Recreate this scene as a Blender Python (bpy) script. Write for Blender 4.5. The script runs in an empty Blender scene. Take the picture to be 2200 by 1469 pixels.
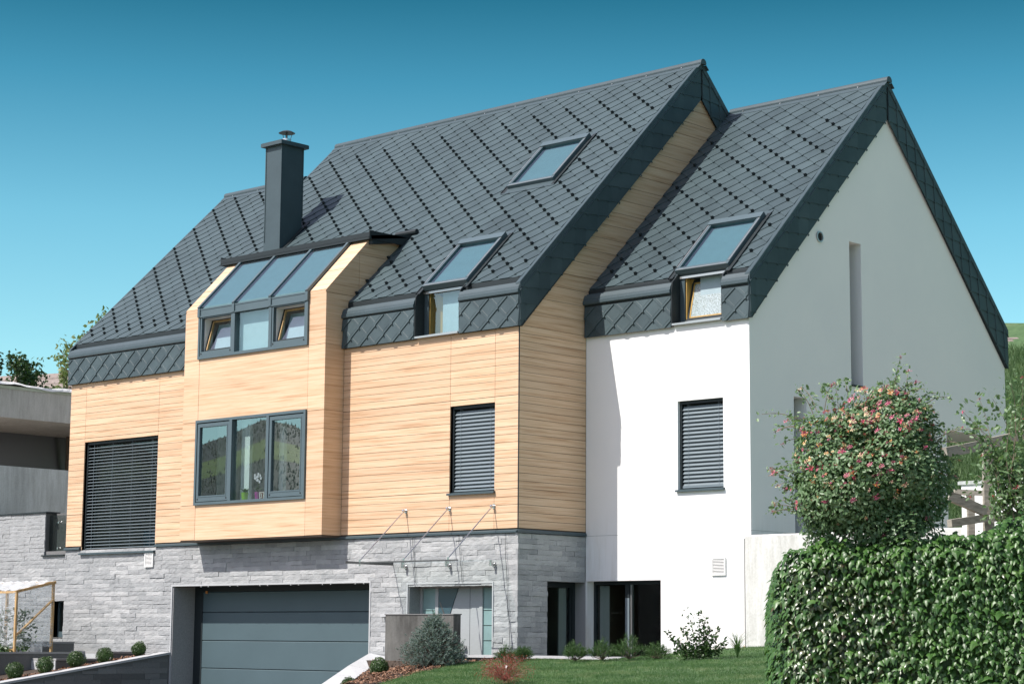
import bpy, math, random
import numpy as np
from mathutils import Vector, Matrix

random.seed(7); RNG = np.random.default_rng(7)
SC = bpy.context.scene
COL = SC.collection

# ------------------------------------------------------------------ camera
F_PX = 4393.45
CAM = np.array([27.299, -29.604, -2.149])
YAW, PITCH, ROLL = 0.7485, 0.1438, 0.0073
FW = np.array([-math.sin(YAW)*math.cos(PITCH), math.cos(YAW)*math.cos(PITCH), math.sin(PITCH)])
_rt = np.array([math.cos(YAW), math.sin(YAW), 0.0]); _up = np.cross(_rt, FW)
RT = math.cos(ROLL)*_rt + math.sin(ROLL)*_up
UP = -math.sin(ROLL)*_rt + math.cos(ROLL)*_up
cam = bpy.data.cameras.new('camera'); cam_o = bpy.data.objects.new('camera', cam); COL.objects.link(cam_o)
cam.sensor_fit = 'HORIZONTAL'; cam.sensor_width = 36.0; cam.lens = F_PX/2200*36.0
cam.clip_start = 0.1; cam.clip_end = 6000
cam_o.matrix_world = Matrix(((RT[0], UP[0], -FW[0], CAM[0]), (RT[1], UP[1], -FW[1], CAM[1]), (RT[2], UP[2], -FW[2], CAM[2]), (0, 0, 0, 1)))
SC.camera = cam_o
SC.render.resolution_x, SC.render.resolution_y = 1024, 683

# ------------------------------------------------------------------ sky and sun
SUN_DIR = Vector((0.41, 1.0, -1.27)).normalized()          # the way the light travels
SUN_EL = math.asin(-SUN_DIR.z); SUN_ROT = math.atan2(-SUN_DIR.x, -SUN_DIR.y) % (2*math.pi)
world = bpy.data.worlds.new('World'); SC.world = world; world.use_nodes = True
nt = world.node_tree; nt.nodes.clear()
n_out = nt.nodes.new('ShaderNodeOutputWorld'); n_bg = nt.nodes.new('ShaderNodeBackground')
n_sky = nt.nodes.new('ShaderNodeTexSky'); n_sky.sky_type = 'NISHITA'; n_sky.sun_disc = False
n_sky.sun_elevation = SUN_EL; n_sky.sun_rotation = SUN_ROT; n_sky.altitude = 700
n_sky.air_density = 1.0; n_sky.dust_density = 0.4; n_sky.ozone_density = 1.0
n_tc = nt.nodes.new('ShaderNodeTexCoord'); n_sep = nt.nodes.new('ShaderNodeSeparateXYZ')
n_ramp = nt.nodes.new('ShaderNodeValToRGB'); n_mul = nt.nodes.new('ShaderNodeMixRGB'); n_mul.blend_type = 'MULTIPLY'; n_mul.inputs[0].default_value = 1
cr = n_ramp.color_ramp
SKY_STOPS = [(0.0, (1.0, 1.15, 1.08)), (0.13, (0.86, 1.25, 1.10)), (0.20, (0.60, 1.12, 1.02)), (0.265, (0.25, 0.77, 0.75)), (0.32, (0.05, 0.41, 0.41)), (0.5, (0.05, 0.41, 0.41))]
cr.elements[0].position, cr.elements[0].color = SKY_STOPS[0][0], (*SKY_STOPS[0][1], 1)
cr.elements[1].position, cr.elements[1].color = SKY_STOPS[-1][0], (*SKY_STOPS[-1][1], 1)
for p_, c_ in SKY_STOPS[1:-1]:
    e_ = cr.elements.new(p_); e_.color = (*c_, 1)
nt.links.new(n_tc.outputs['Generated'], n_sep.inputs[0]); nt.links.new(n_sep.outputs['Z'], n_ramp.inputs[0])
# deep teal away from the sun; unseen sun side brightened as fill for the gable
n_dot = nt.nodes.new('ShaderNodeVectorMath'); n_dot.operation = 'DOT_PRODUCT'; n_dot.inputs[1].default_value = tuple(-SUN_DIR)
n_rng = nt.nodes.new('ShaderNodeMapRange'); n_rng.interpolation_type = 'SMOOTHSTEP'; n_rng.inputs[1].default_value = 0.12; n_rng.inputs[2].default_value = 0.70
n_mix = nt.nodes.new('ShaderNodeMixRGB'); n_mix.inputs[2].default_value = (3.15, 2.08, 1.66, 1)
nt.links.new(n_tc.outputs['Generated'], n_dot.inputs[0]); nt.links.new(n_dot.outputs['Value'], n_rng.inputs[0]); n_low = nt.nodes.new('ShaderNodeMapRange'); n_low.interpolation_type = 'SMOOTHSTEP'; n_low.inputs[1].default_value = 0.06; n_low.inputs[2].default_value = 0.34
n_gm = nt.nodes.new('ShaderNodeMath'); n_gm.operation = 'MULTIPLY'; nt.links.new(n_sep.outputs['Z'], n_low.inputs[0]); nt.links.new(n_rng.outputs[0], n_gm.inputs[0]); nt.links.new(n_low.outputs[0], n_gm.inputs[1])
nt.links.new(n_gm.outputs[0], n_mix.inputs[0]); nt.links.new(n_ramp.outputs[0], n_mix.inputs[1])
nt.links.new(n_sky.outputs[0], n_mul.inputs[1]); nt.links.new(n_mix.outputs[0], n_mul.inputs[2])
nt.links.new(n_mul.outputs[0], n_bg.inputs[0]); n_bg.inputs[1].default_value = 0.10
nt.links.new(n_bg.outputs[0], n_out.inputs[0])
sun = bpy.data.lights.new('sun', 'SUN'); sun.energy = 4.6; sun.angle = math.radians(0.53); sun.color = (1.0, 0.955, 0.89)
sun_o = bpy.data.objects.new('sun', sun); COL.objects.link(sun_o)
sun_o.rotation_euler = SUN_DIR.to_track_quat('-Z', 'Y').to_euler(); sun_o.location = (-10, -30, 40)
SC.view_settings.view_transform = 'Standard'; SC.view_settings.look = 'None'
SC.view_settings.exposure = 0.55; SC.view_settings.gamma = 1.0; SC.view_settings.use_curve_mapping = False
SC.cycles.max_bounces = 8; SC.cycles.transparent_max_bounces = 12; SC.cycles.caustics_reflective = False; SC.cycles.caustics_refractive = False

# ------------------------------------------------------------------ materials
MATS = {}
def nodes_of(name):
    m = bpy.data.materials.new(name); m.use_nodes = True; MATS[name] = m
    t = m.node_tree; b = t.nodes['Principled BSDF']
    return m, t, b
def N(t, typ, **kw):
    n = t.nodes.new(typ)
    for k, v in kw.items(): setattr(n, k, v)
    return n
def pos_vec(t, scale=(1, 1, 1), shear_xy=False, obj_rand=0.0):
    """world position, scaled per axis; shear_xy adds y to x so that grain runs along both wall directions"""
    g = N(t, 'ShaderNodeNewGeometry'); src = g.outputs['Position']
    if shear_xy:
        s = N(t, 'ShaderNodeSeparateXYZ'); t.links.new(src, s.inputs[0])
        a = N(t, 'ShaderNodeMath', operation='ADD'); t.links.new(s.outputs[0], a.inputs[0]); t.links.new(s.outputs[1], a.inputs[1])
        c = N(t, 'ShaderNodeCombineXYZ'); t.links.new(a.outputs[0], c.inputs[0]); t.links.new(s.outputs[2], c.inputs[2]); src = c.outputs[0]
    mp = N(t, 'ShaderNodeMapping'); mp.inputs['Scale'].default_value = scale; t.links.new(src, mp.inputs[0])
    out = mp.outputs[0]
    if obj_rand:
        oi = N(t, 'ShaderNodeObjectInfo'); m = N(t, 'ShaderNodeMath', operation='MULTIPLY'); m.inputs[1].default_value = obj_rand
        t.links.new(oi.outputs['Random'], m.inputs[0]); t.links.new(m.outputs[0], mp.inputs['Location'])
    return out
def ramp(t, fac, stops):
    r = N(t, 'ShaderNodeValToRGB'); e = r.color_ramp.elements
    e[0].position, e[0].color = stops[0][0], (*stops[0][1], 1); e[1].position, e[1].color = stops[-1][0], (*stops[-1][1], 1)
    for p, c in stops[1:-1]: q = e.new(p); q.color = (*c, 1)
    t.links.new(fac, r.inputs[0]); return r.outputs[0]
def noise(t, vec, scale=5, detail=4, rough=0.6, dist=0.0):
    n = N(t, 'ShaderNodeTexNoise'); n.inputs['Scale'].default_value = scale; n.inputs['Detail'].default_value = detail
    n.inputs['Roughness'].default_value = rough; n.inputs['Distortion'].default_value = dist
    if vec is not None: t.links.new(vec, n.inputs['Vector'])
    return n.outputs['Fac']
def mixc(t, a, b, fac, mode='MIX'):
    m = N(t, 'ShaderNodeMixRGB', blend_type=mode)
    for i, v in ((1, a), (2, b), (0, fac)):
        if isinstance(v, (int, float)): m.inputs[i].default_value = v if i == 0 else (v, v, v, 1)
        elif isinstance(v, tuple): m.inputs[i].default_value = (*v, 1)
        else: t.links.new(v, m.inputs[i])
    return m.outputs[0]
def bump(t, b, h, strength=0.3, dist=0.01):
    n = N(t, 'ShaderNodeBump'); n.inputs['Strength'].default_value = strength; n.inputs['Distance'].default_value = dist
    t.links.new(h, n.inputs['Height']); t.links.new(n.outputs[0], b.inputs['Normal'])
def mat(name, c, rough=0.6, metal=0.0, spec=0.5, var=0.0, vscale=6.0, stretch=(1, 1, 1), bscale=0, bstr=0.2, bdist=0.005, objvar=0.0):
    m, t, b = nodes_of(name)
    b.inputs['Roughness'].default_value = rough; b.inputs['Metallic'].default_value = metal; b.inputs['Specular IOR Level'].default_value = spec
    b.inputs['Base Color'].default_value = (*c, 1)
    col = None
    if var:
        f = noise(t, pos_vec(t, stretch), vscale, 5, 0.65)
        col = ramp(t, f, [(0.28, tuple(x*(1-var) for x in c)), (0.72, tuple(min(1, x*(1+var)) for x in c))])
    if objvar:
        oi = N(t, 'ShaderNodeObjectInfo'); r = ramp(t, oi.outputs['Random'], [(0, (1-objvar,)*3), (1, (1+objvar,)*3)])
        col = mixc(t, col if col else c, r, 1.0, 'MULTIPLY')
    if col: t.links.new(col, b.inputs['Base Color'])
    if bscale: bump(t, b, noise(t, pos_vec(t), bscale, 6, 0.7), bstr, bdist)
    return m
def glass_mat(name, tint, ior, fac_mul=1.0):
    m, t, b = nodes_of(name); t.nodes.remove(b)
    out = t.nodes['Material Output']; tr = N(t, 'ShaderNodeBsdfTransparent'); tr.inputs[0].default_value = (*tint, 1)
    gl = N(t, 'ShaderNodeBsdfGlossy'); gl.inputs['Roughness'].default_value = 0.0; gl.inputs['Color'].default_value = (0.93, 0.97, 1.0, 1)
    fr = N(t, 'ShaderNodeFresnel'); fr.inputs[0].default_value = ior
    bp = N(t, 'ShaderNodeBump'); bp.inputs['Strength'].default_value = 0.006; bp.inputs['Distance'].default_value = 0.02
    t.links.new(noise(t, pos_vec(t), 1.3, 1, 0.4), bp.inputs['Height']); t.links.new(bp.outputs[0], gl.inputs['Normal'])
    ge = N(t, 'ShaderNodeNewGeometry'); fm = N(t, 'ShaderNodeMath', operation='SUBTRACT', use_clamp=True); t.links.new(fr.outputs[0], fm.inputs[0]); t.links.new(ge.outputs['Backfacing'], fm.inputs[1])
    mx = N(t, 'ShaderNodeMixShader'); t.links.new(fm.outputs[0], mx.inputs[0]); t.links.new(tr.outputs[0], mx.inputs[1]); t.links.new(gl.outputs[0], mx.inputs[2])
    t.links.new(mx.outputs[0], out.inputs[0]); return m
def leaf_mat(name, c1, c2, rough=0.45, trans=0.2, scale=40, spec=0.5, c3=None):
    m, t, b = nodes_of(name)
    f = noise(t, pos_vec(t), scale, 2, 0.5)
    st = [(0.3, c1), (0.66, c2)] if c3 is None else [(0.3, c1), (0.6, c2), (0.78, c3)]
    col = ramp(t, f, st); t.links.new(col, b.inputs['Base Color'])
    b.inputs['Roughness'].default_value = rough; b.inputs['Specular IOR Level'].default_value = spec
    tl = N(t, 'ShaderNodeBsdfTranslucent'); t.links.new(mixc(t, col, (1.5, 1.6, 0.9), 1.0, 'MULTIPLY'), tl.inputs[0])
    mx = N(t, 'ShaderNodeMixShader'); mx.inputs[0].default_value = trans
    t.links.new(b.outputs[0], mx.inputs[1]); t.links.new(tl.outputs[0], mx.inputs[2]); t.links.new(mx.outputs[0], t.nodes['Material Output'].inputs[0])
    return m

# anthracite coated aluminium of the roof, fascias, frames
m, t, b = nodes_of('roof_metal')
f = noise(t, pos_vec(t), 2.2, 4, 0.6); oi = N(t, 'ShaderNodeObjectInfo')
col = ramp(t, f, [(0.3, (0.044, 0.066, 0.074)), (0.7, (0.057, 0.083, 0.092))])
col = mixc(t, col, ramp(t, oi.outputs['Random'], [(0, (0.86, 0.87, 0.88)), (1, (1.12, 1.11, 1.1))]), 1.0, 'MULTIPLY')
col = mixc(t, col, ramp(t, noise(t, pos_vec(t, (1.2, 0.5, 0.5)), 0.9, 5, 0.65), [(0.35, (0.88, 0.88, 0.88)), (0.65, (1.1, 1.1, 1.1))]), 1.0, 'MULTIPLY')
t.links.new(col, b.inputs['Base Color']); b.inputs['Roughness'].default_value = 0.5; b.inputs['Specular IOR Level'].default_value = 0.25; b.inputs['Coat Weight'].default_value = 0.0; b.inputs['Coat Roughness'].default_value = 0.45
bump(t, b, noise(t, pos_vec(t), 220, 3, 0.6), 0.12, 0.002)
mat('trim_metal', (0.052, 0.076, 0.087), 0.45, 0, 0.3, var=0.08, vscale=3)
mat('frame_metal', (0.072, 0.105, 0.12), 0.4, 0, 0.5, var=0.06, vscale=2)
mat('dark_metal', (0.02, 0.027, 0.03), 0.5, 0, 0.25)
mat('silver_metal', (0.42, 0.43, 0.43), 0.3, 0.6, 0.5)
mat('steel', (0.6, 0.6, 0.6), 0.22, 1.0)
mat('slat_metal', (0.175, 0.215, 0.24), 0.33, 0.15, 0.5)
mat('garage_paint', (0.066, 0.102, 0.116), 0.5, 0, 0.4, var=0.05, vscale=1.2, bscale=90, bstr=0.12, bdist=0.002)
mat('black', (0.006, 0.007, 0.008), 0.8)
mat('backing', (0.085, 0.062, 0.045), 0.8)
# wood-look boards
m, t, b = nodes_of('wood_board')
v1 = pos_vec(t, (0.34, 1, 12.0), True); v2 = pos_vec(t, (0.8, 1, 55.0), True); v3 = pos_vec(t, (0.25, 1, 2.2), True, 0.0)
n1 = noise(t, v1, 1.6, 6, 0.62, 0.35); n2 = noise(t, v2, 1.5, 4, 0.6); n3 = noise(t, v3, 1.0, 3, 0.5)
c1 = ramp(t, n1, [(0.32, (0.46, 0.285, 0.165)), (0.44, (0.60, 0.41, 0.265)), (0.58, (0.665, 0.485, 0.335)), (0.74, (0.61, 0.425, 0.285))])
c1 = mixc(t, c1, ramp(t, n2, [(0.3, (0.80, 0.76, 0.72)), (0.62, (1.05, 1.05, 1.045))]), 0.8, 'MULTIPLY')
c1 = mixc(t, c1, ramp(t, n3, [(0.3, (0.90, 0.88, 0.86)), (0.7, (1.06, 1.06, 1.05))]), 0.8, 'MULTIPLY')
oi = N(t, 'ShaderNodeObjectInfo'); c1 = mixc(t, c1, ramp(t, oi.outputs['Random'], [(0, (0.93, 0.92, 0.91)), (1, (1.05, 1.05, 1.05))]), 1.0, 'MULTIPLY')
t.links.new(c1, b.inputs['Base Color']); b.inputs['Roughness'].default_value = 0.55; b.inputs['Specular IOR Level'].default_value = 0.35
bump(t, b, n2, 0.08, 0.003)
# split granite of the plinth
m, t, b = nodes_of('split_granite')
p = pos_vec(t); n1 = noise(t, p, 3.0, 3, 0.6); n2 = noise(t, pos_vec(t, (1, 1, 2.2)), 42, 6, 0.8); n3 = noise(t, pos_vec(t, (4, 4, 34)), 2.0, 6, 0.7, 0.4); n4 = noise(t, p, 160, 2, 0.5)
c1 = ramp(t, n1, [(0.3, (0.34, 0.35, 0.355)), (0.7, (0.43, 0.438, 0.442))])
c1 = mixc(t, c1, ramp(t, n4, [(0.35, (0.72, 0.72, 0.72)), (0.6, (1.1, 1.1, 1.1))]), 0.7, 'MULTIPLY')
oi = N(t, 'ShaderNodeObjectInfo'); c1 = mixc(t, c1, ramp(t, oi.outputs['Random'], [(0, (0.80, 0.81, 0.82)), (0.5, (1.0, 1.0, 1.0)), (1, (1.15, 1.145, 1.14))]), 1.0, 'MULTIPLY')
t.links.new(c1, b.inputs['Base Color']); b.inputs['Roughness'].default_value = 0.85; b.inputs['Specular IOR Level'].default_value = 0.25
hh = N(t, 'ShaderNodeMath', operation='MULTIPLY_ADD'); hh.inputs[1].default_value = 2.2; t.links.new(n3, hh.inputs[0]); t.links.new(n2, hh.inputs[2])
bump(t, b, hh.outputs[0], 0.6, 0.012)
# render, concrete, granite
m, t, b = nodes_of('white_render')
p = pos_vec(t); n1 = noise(t, p, 0.7, 5, 0.6); n2 = noise(t, pos_vec(t, (5, 5, 0.6)), 1.6, 5, 0.65)
c1 = ramp(t, n1, [(0.3, (0.79, 0.795, 0.80)), (0.7, (0.83, 0.83, 0.825))])
sx = N(t, 'ShaderNodeSeparateXYZ'); t.links.new(p, sx.inputs[0])
low = N(t, 'ShaderNodeMapRange'); low.inputs[1].default_value = 0.5; low.inputs[2].default_value = -2.6; low.inputs[3].default_value = 0; low.inputs[4].default_value = 0.75
t.links.new(sx.outputs[2], low.inputs[0])
st = N(t, 'ShaderNodeMath', operation='MULTIPLY'); t.links.new(ramp(t, n2, [(0.40, (0, 0, 0)), (0.66, (1, 1, 1))]), st.inputs[0]); t.links.new(low.outputs[0], st.inputs[1])
c1 = mixc(t, c1, (0.52, 0.485, 0.42), st.outputs[0]); t.links.new(c1, b.inputs['Base Color'])
b.inputs['Roughness'].default_value = 0.9; b.inputs['Specular IOR Level'].default_value = 0.2
bump(t, b, noise(t, p, 140, 4, 0.7), 0.25, 0.003)
def concrete(name, c, wet=0.5, vs=1.2):
    m, t, b = nodes_of(name)
    p = pos_vec(t); n1 = noise(t, pos_vec(t, (1, 1, 0.35)), vs, 6, 0.7); n2 = noise(t, pos_vec(t, (6, 6, 0.8)), 1.5, 5, 0.7); n3 = noise(t, p, 24, 5, 0.7)
    c1 = ramp(t, n1, [(0.3, tuple(x*(1-wet*0.5) for x in c)), (0.68, tuple(x*(1+wet*0.25) for x in c))])
    c1 = mixc(t, c1, ramp(t, n2, [(0.35, (0.74, 0.73, 0.70)), (0.62, (1.05, 1.05, 1.05))]), 0.7, 'MULTIPLY')
    c1 = mixc(t, c1, ramp(t, n3, [(0.3, (0.86, 0.86, 0.85)), (0.65, (1.06, 1.06, 1.06))]), 0.8, 'MULTIPLY')
    t.links.new(c1, b.inputs['Base Color']); b.inputs['Roughness'].default_value = 0.9; b.inputs['Specular IOR Level'].default_value = 0.2
    bump(t, b, n3, 0.3, 0.006); return m
concrete('concrete', (0.45, 0.44, 0.41), 0.35); concrete('pale_concrete', (0.45, 0.48, 0.475), 0.3); concrete('shade_wet_concrete', (0.125, 0.125, 0.12), 1.1, 1.9)  # last one: wet streaks plus the wall's shade painted into its dark base
concrete('garden_render', (0.60, 0.60, 0.585), 0.25, 0.9)
mat('pale_granite', (0.42, 0.43, 0.44), 0.8, 0, 0.3, var=0.22, vscale=90, bscale=120, bstr=0.15)
mat('dark_granite', (0.16, 0.16, 0.16), 0.75, 0, 0.3, var=0.3, vscale=70, bscale=80, bstr=0.15, objvar=0.3)
mat('grey_granite', (0.30, 0.30, 0.30), 0.75, 0, 0.3, var=0.35, vscale=80)
mat('door_grey', (0.36, 0.37, 0.38), 0.45, 0, 0.4, var=0.05, vscale=40, stretch=(0.2, 1, 1))
mat('door_dark', (0.045, 0.085, 0.105), 0.25, 0, 0.5)
mat('frosted_glass', (0.22, 0.33, 0.33), 0.35, 0, 0.5, var=0.12, vscale=3)
mat('plaster', (0.62, 0.63, 0.62), 0.9, 0, 0.2)
mat('room_floor', (0.25, 0.18, 0.12), 0.5)
mat('blind_fabric', (0.165, 0.19, 0.20), 0.9, 0, 0.2, var=0.06, vscale=5)
mat('pale_blind', (0.34, 0.43, 0.47), 0.9, 0, 0.2, var=0.06, vscale=5)
mat('white_fabric', (0.74, 0.78, 0.79), 0.9, 0, 0.2, var=0.05, vscale=9, stretch=(3, 3, 0.1))
mat('yellow_wood', (0.42, 0.26, 0.07), 0.5, 0, 0.4, var=0.25, vscale=4, stretch=(8, 8, 0.6))
mat('white_plastic', (0.72, 0.72, 0.71), 0.5)
mat('stainless_dark', (0.12, 0.12, 0.12), 0.35, 0.7)
mat('blue_plastic', (0.05, 0.36, 0.62), 0.5); mat('poster_print', (0.5, 0.52, 0.44), 0.7, var=0.5, vscale=12)
glass_mat('window_glass', (0.90, 0.95, 0.95), 2.2); glass_mat('mirror_glass', (0.84, 0.90, 0.89), 3.2); glass_mat('dark_glass', (0.72, 0.76, 0.75), 1.42)
glass_mat('roof_glass', (0.76, 0.92, 0.94), 1.9); glass_mat('thin_glass', (0.96, 0.985, 0.98), 1.45)
m, t, b = nodes_of('pattern_glass')
n1 = noise(t, pos_vec(t), 45, 3, 0.7); t.links.new(ramp(t, n1, [(0.35, (0.17, 0.20, 0.17)), (0.6, (0.40, 0.48, 0.51))]), b.inputs['Base Color'])
b.inputs['Roughness'].default_value = 0.12; b.inputs['Specular IOR Level'].default_value = 0.9; bump(t, b, n1, 0.5, 0.01)
# film of the little greenhouse
m, t, b = nodes_of('plastic_film'); out = t.nodes['Material Output']
tr = N(t, 'ShaderNodeBsdfTransparent'); tr.inputs[0].default_value = (0.93, 0.95, 0.96, 1)
b.inputs['Base Color'].default_value = (0.75, 0.78, 0.8, 1); b.inputs['Roughness'].default_value = 0.18; b.inputs['Specular IOR Level'].default_value = 0.8
mpv = pos_vec(t, (1.0, 1.0, 1.0)); rot = N(t, 'ShaderNodeMapping'); rot.inputs['Rotation'].default_value = (0.0, 0.5, 0.0); rot.inputs['Scale'].default_value = (0.9, 0.9, 9.0); t.links.new(mpv, rot.inputs[0])
f = noise(t, rot.outputs[0], 2.4, 7, 0.78, 0.9); bump(t, b, f, 0.8, 0.04)
sz = N(t, 'ShaderNodeSeparateXYZ'); gnn = N(t, 'ShaderNodeNewGeometry'); t.links.new(gnn.outputs['Normal'], sz.inputs[0]); up_ = N(t, 'ShaderNodeMath', operation='MULTIPLY'); up_.inputs[1].default_value = 0.45; ab = N(t, 'ShaderNodeMath', operation='ABSOLUTE'); t.links.new(sz.outputs[2], ab.inputs[0]); t.links.new(ab.outputs[0], up_.inputs[0])
ad = N(t, 'ShaderNodeMath', operation='ADD', use_clamp=True); t.links.new(ramp(t, f, [(0.46, (0.10,)*3), (0.56, (0.28,)*3), (0.62, (0.85,)*3), (0.66, (0.25,)*3)]), ad.inputs[0]); t.links.new(up_.outputs[0], ad.inputs[1])
mx = N(t, 'ShaderNodeMixShader'); t.links.new(ad.outputs[0], mx.inputs[0]); t.links.new(tr.outputs[0], mx.inputs[1]); t.links.new(b.outputs[0], mx.inputs[2])
t.links.new(mx.outputs[0], out.inputs[0])
mat('raw_timber', (0.46, 0.30, 0.14), 0.7, 0, 0.3, var=0.3, vscale=5, stretch=(5, 5, 1), bscale=30)
mat('old_timber', (0.30, 0.28, 0.235), 0.85, 0, 0.2, var=0.35, vscale=4, stretch=(2, 2, 9), bscale=40, bstr=0.5)
mat('white_sheet', (0.70, 0.70, 0.69), 0.6, var=0.1, vscale=3, bscale=5, bstr=0.6, bdist=0.05)
mat('green_board', (0.38, 0.42, 0.33), 0.7, var=0.15)
mat('clay_tile', (0.23, 0.19, 0.17), 0.85, var=0.3, vscale=4, bscale=18, bstr=0.5, bdist=0.03)
mat('house_plaster', (0.55, 0.52, 0.46), 0.9, var=0.1)
mat('soil', (0.05, 0.035, 0.025), 0.95, var=0.4, vscale=10, bscale=20, bstr=0.8, bdist=0.03)
mat('asphalt', (0.06, 0.06, 0.062), 0.9, var=0.2, vscale=30, bscale=80, bstr=0.4)
mat('bounce_gravel', (0.43, 0.365, 0.31), 0.95, var=0.15, vscale=40, bscale=60, bstr=0.5); mat('paving', (0.22, 0.225, 0.23), 0.85, var=0.2, vscale=20)  # first: unseen ground, added pale and warm to bounce light onto shaded walls
m, t, b = nodes_of('bark_chip')
oi = noise(t, pos_vec(t), 38, 1, 0.5); t.links.new(ramp(t, oi, [(0.3, (0.05, 0.026, 0.016)), (0.5, (0.19, 0.09, 0.05)), (0.68, (0.40, 0.24, 0.15))]), b.inputs['Base Color']); b.inputs['Roughness'].default_value = 0.85
def turf(name, a, bb, c, s1=0.9, s2=14):
    m, t, b = nodes_of(name); p = pos_vec(t)
    c1 = ramp(t, noise(t, p, s1, 5, 0.65), [(0.32, a), (0.52, bb), (0.72, c)])
    c1 = mixc(t, c1, ramp(t, noise(t, p, s2, 3, 0.6), [(0.3, (0.7, 0.75, 0.7)), (0.7, (1.2, 1.18, 1.15))]), 0.9, 'MULTIPLY')
    t.links.new(c1, b.inputs['Base Color']); b.inputs['Roughness'].default_value = 0.65; b.inputs['Specular IOR Level'].default_value = 0.3
    return m
turf('lawn_turf', (0.040, 0.088, 0.030), (0.065, 0.125, 0.042), (0.13, 0.155, 0.07)); turf('meadow', (0.055, 0.105, 0.042), (0.085, 0.145, 0.062), (0.14, 0.18, 0.095), 0.3, 5)
turf('meadow_far', (0.11, 0.20, 0.05), (0.15, 0.25, 0.065), (0.18, 0.27, 0.08), 0.01, 0.2); turf('forest_far', (0.035, 0.070, 0.056), (0.052, 0.092, 0.070), (0.075, 0.115, 0.080), 0.02, 0.3)  # distance haze painted into the far forest's lighter, bluer greens
leaf_mat('ivy_leaf', (0.022, 0.066, 0.014), (0.056, 0.135, 0.026), 0.40, 0.14, 9, 0.5, (0.105, 0.19, 0.045))
leaf_mat('ivy_leaf_red', (0.030, 0.055, 0.016), (0.055, 0.085, 0.028), 0.28, 0.10, 14, 0.6, (0.13, 0.055, 0.032))
leaf_mat('honeysuckle_leaf', (0.075, 0.145, 0.06), (0.15, 0.24, 0.115), 0.42, 0.3, 25, 0.5, (0.22, 0.31, 0.18))
leaf_mat('box_leaf', (0.020, 0.05, 0.012), (0.05, 0.10, 0.022), 0.4, 0.15, 40, 0.5, (0.11, 0.17, 0.04))
leaf_mat('shrub_leaf', (0.025, 0.06, 0.016), (0.055, 0.11, 0.03), 0.4, 0.2, 30, 0.5)
leaf_mat('spruce_needle', (0.09, 0.14, 0.128), (0.20, 0.26, 0.24), 0.55, 0.15, 13, 0.3, (0.34, 0.40, 0.37))
leaf_mat('pine_needle', (0.03, 0.07, 0.022), (0.065, 0.125, 0.038), 0.5, 0.1, 30, 0.3, (0.12, 0.18, 0.06))
leaf_mat('maple_leaf', (0.20, 0.03, 0.028), (0.33, 0.09, 0.08), 0.5, 0.3, 30, 0.3, (0.16, 0.16, 0.07))
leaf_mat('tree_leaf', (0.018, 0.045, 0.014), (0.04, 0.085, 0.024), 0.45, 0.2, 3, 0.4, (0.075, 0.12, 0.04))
leaf_mat('cherry_leaf', (0.07, 0.12, 0.03), (0.14, 0.17, 0.06), 0.5, 0.3, 5, 0.4, (0.22, 0.20, 0.10))
leaf_mat('grass_blade', (0.036, 0.095, 0.028), (0.08, 0.155, 0.05), 0.5, 0.25, 3.2, 0.35, (0.22, 0.24, 0.13))
leaf_mat('tall_grass', (0.065, 0.13, 0.05), (0.12, 0.19, 0.085), 0.55, 0.25, 0.8, 0.3, (0.22, 0.26, 0.15))
mat('bark', (0.10, 0.075, 0.055), 0.9, var=0.3, vscale=12, bscale=30, bstr=0.6)
mat('twig', (0.20, 0.16, 0.12), 0.8); mat('green_stem', (0.10, 0.15, 0.05), 0.7)
mat('petal_pink', (0.50, 0.06, 0.16), 0.55, var=0.3, vscale=30); mat('petal_rose', (0.62, 0.22, 0.28), 0.55, var=0.3, vscale=30)
mat('petal_orange', (0.66, 0.25, 0.06), 0.55, var=0.3, vscale=30); mat('petal_cream', (0.70, 0.58, 0.34), 0.55, var=0.2, vscale=30); mat('petal_red', (0.50, 0.03, 0.04), 0.55)
mat('orchid_petal', (0.72, 0.66, 0.74), 0.6); mat('pot_green', (0.30, 0.55, 0.04), 0.35); mat('pot_magenta', (0.42, 0.03, 0.30), 0.35); mat('tin_red', (0.16, 0.05, 0.04), 0.4)

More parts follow.
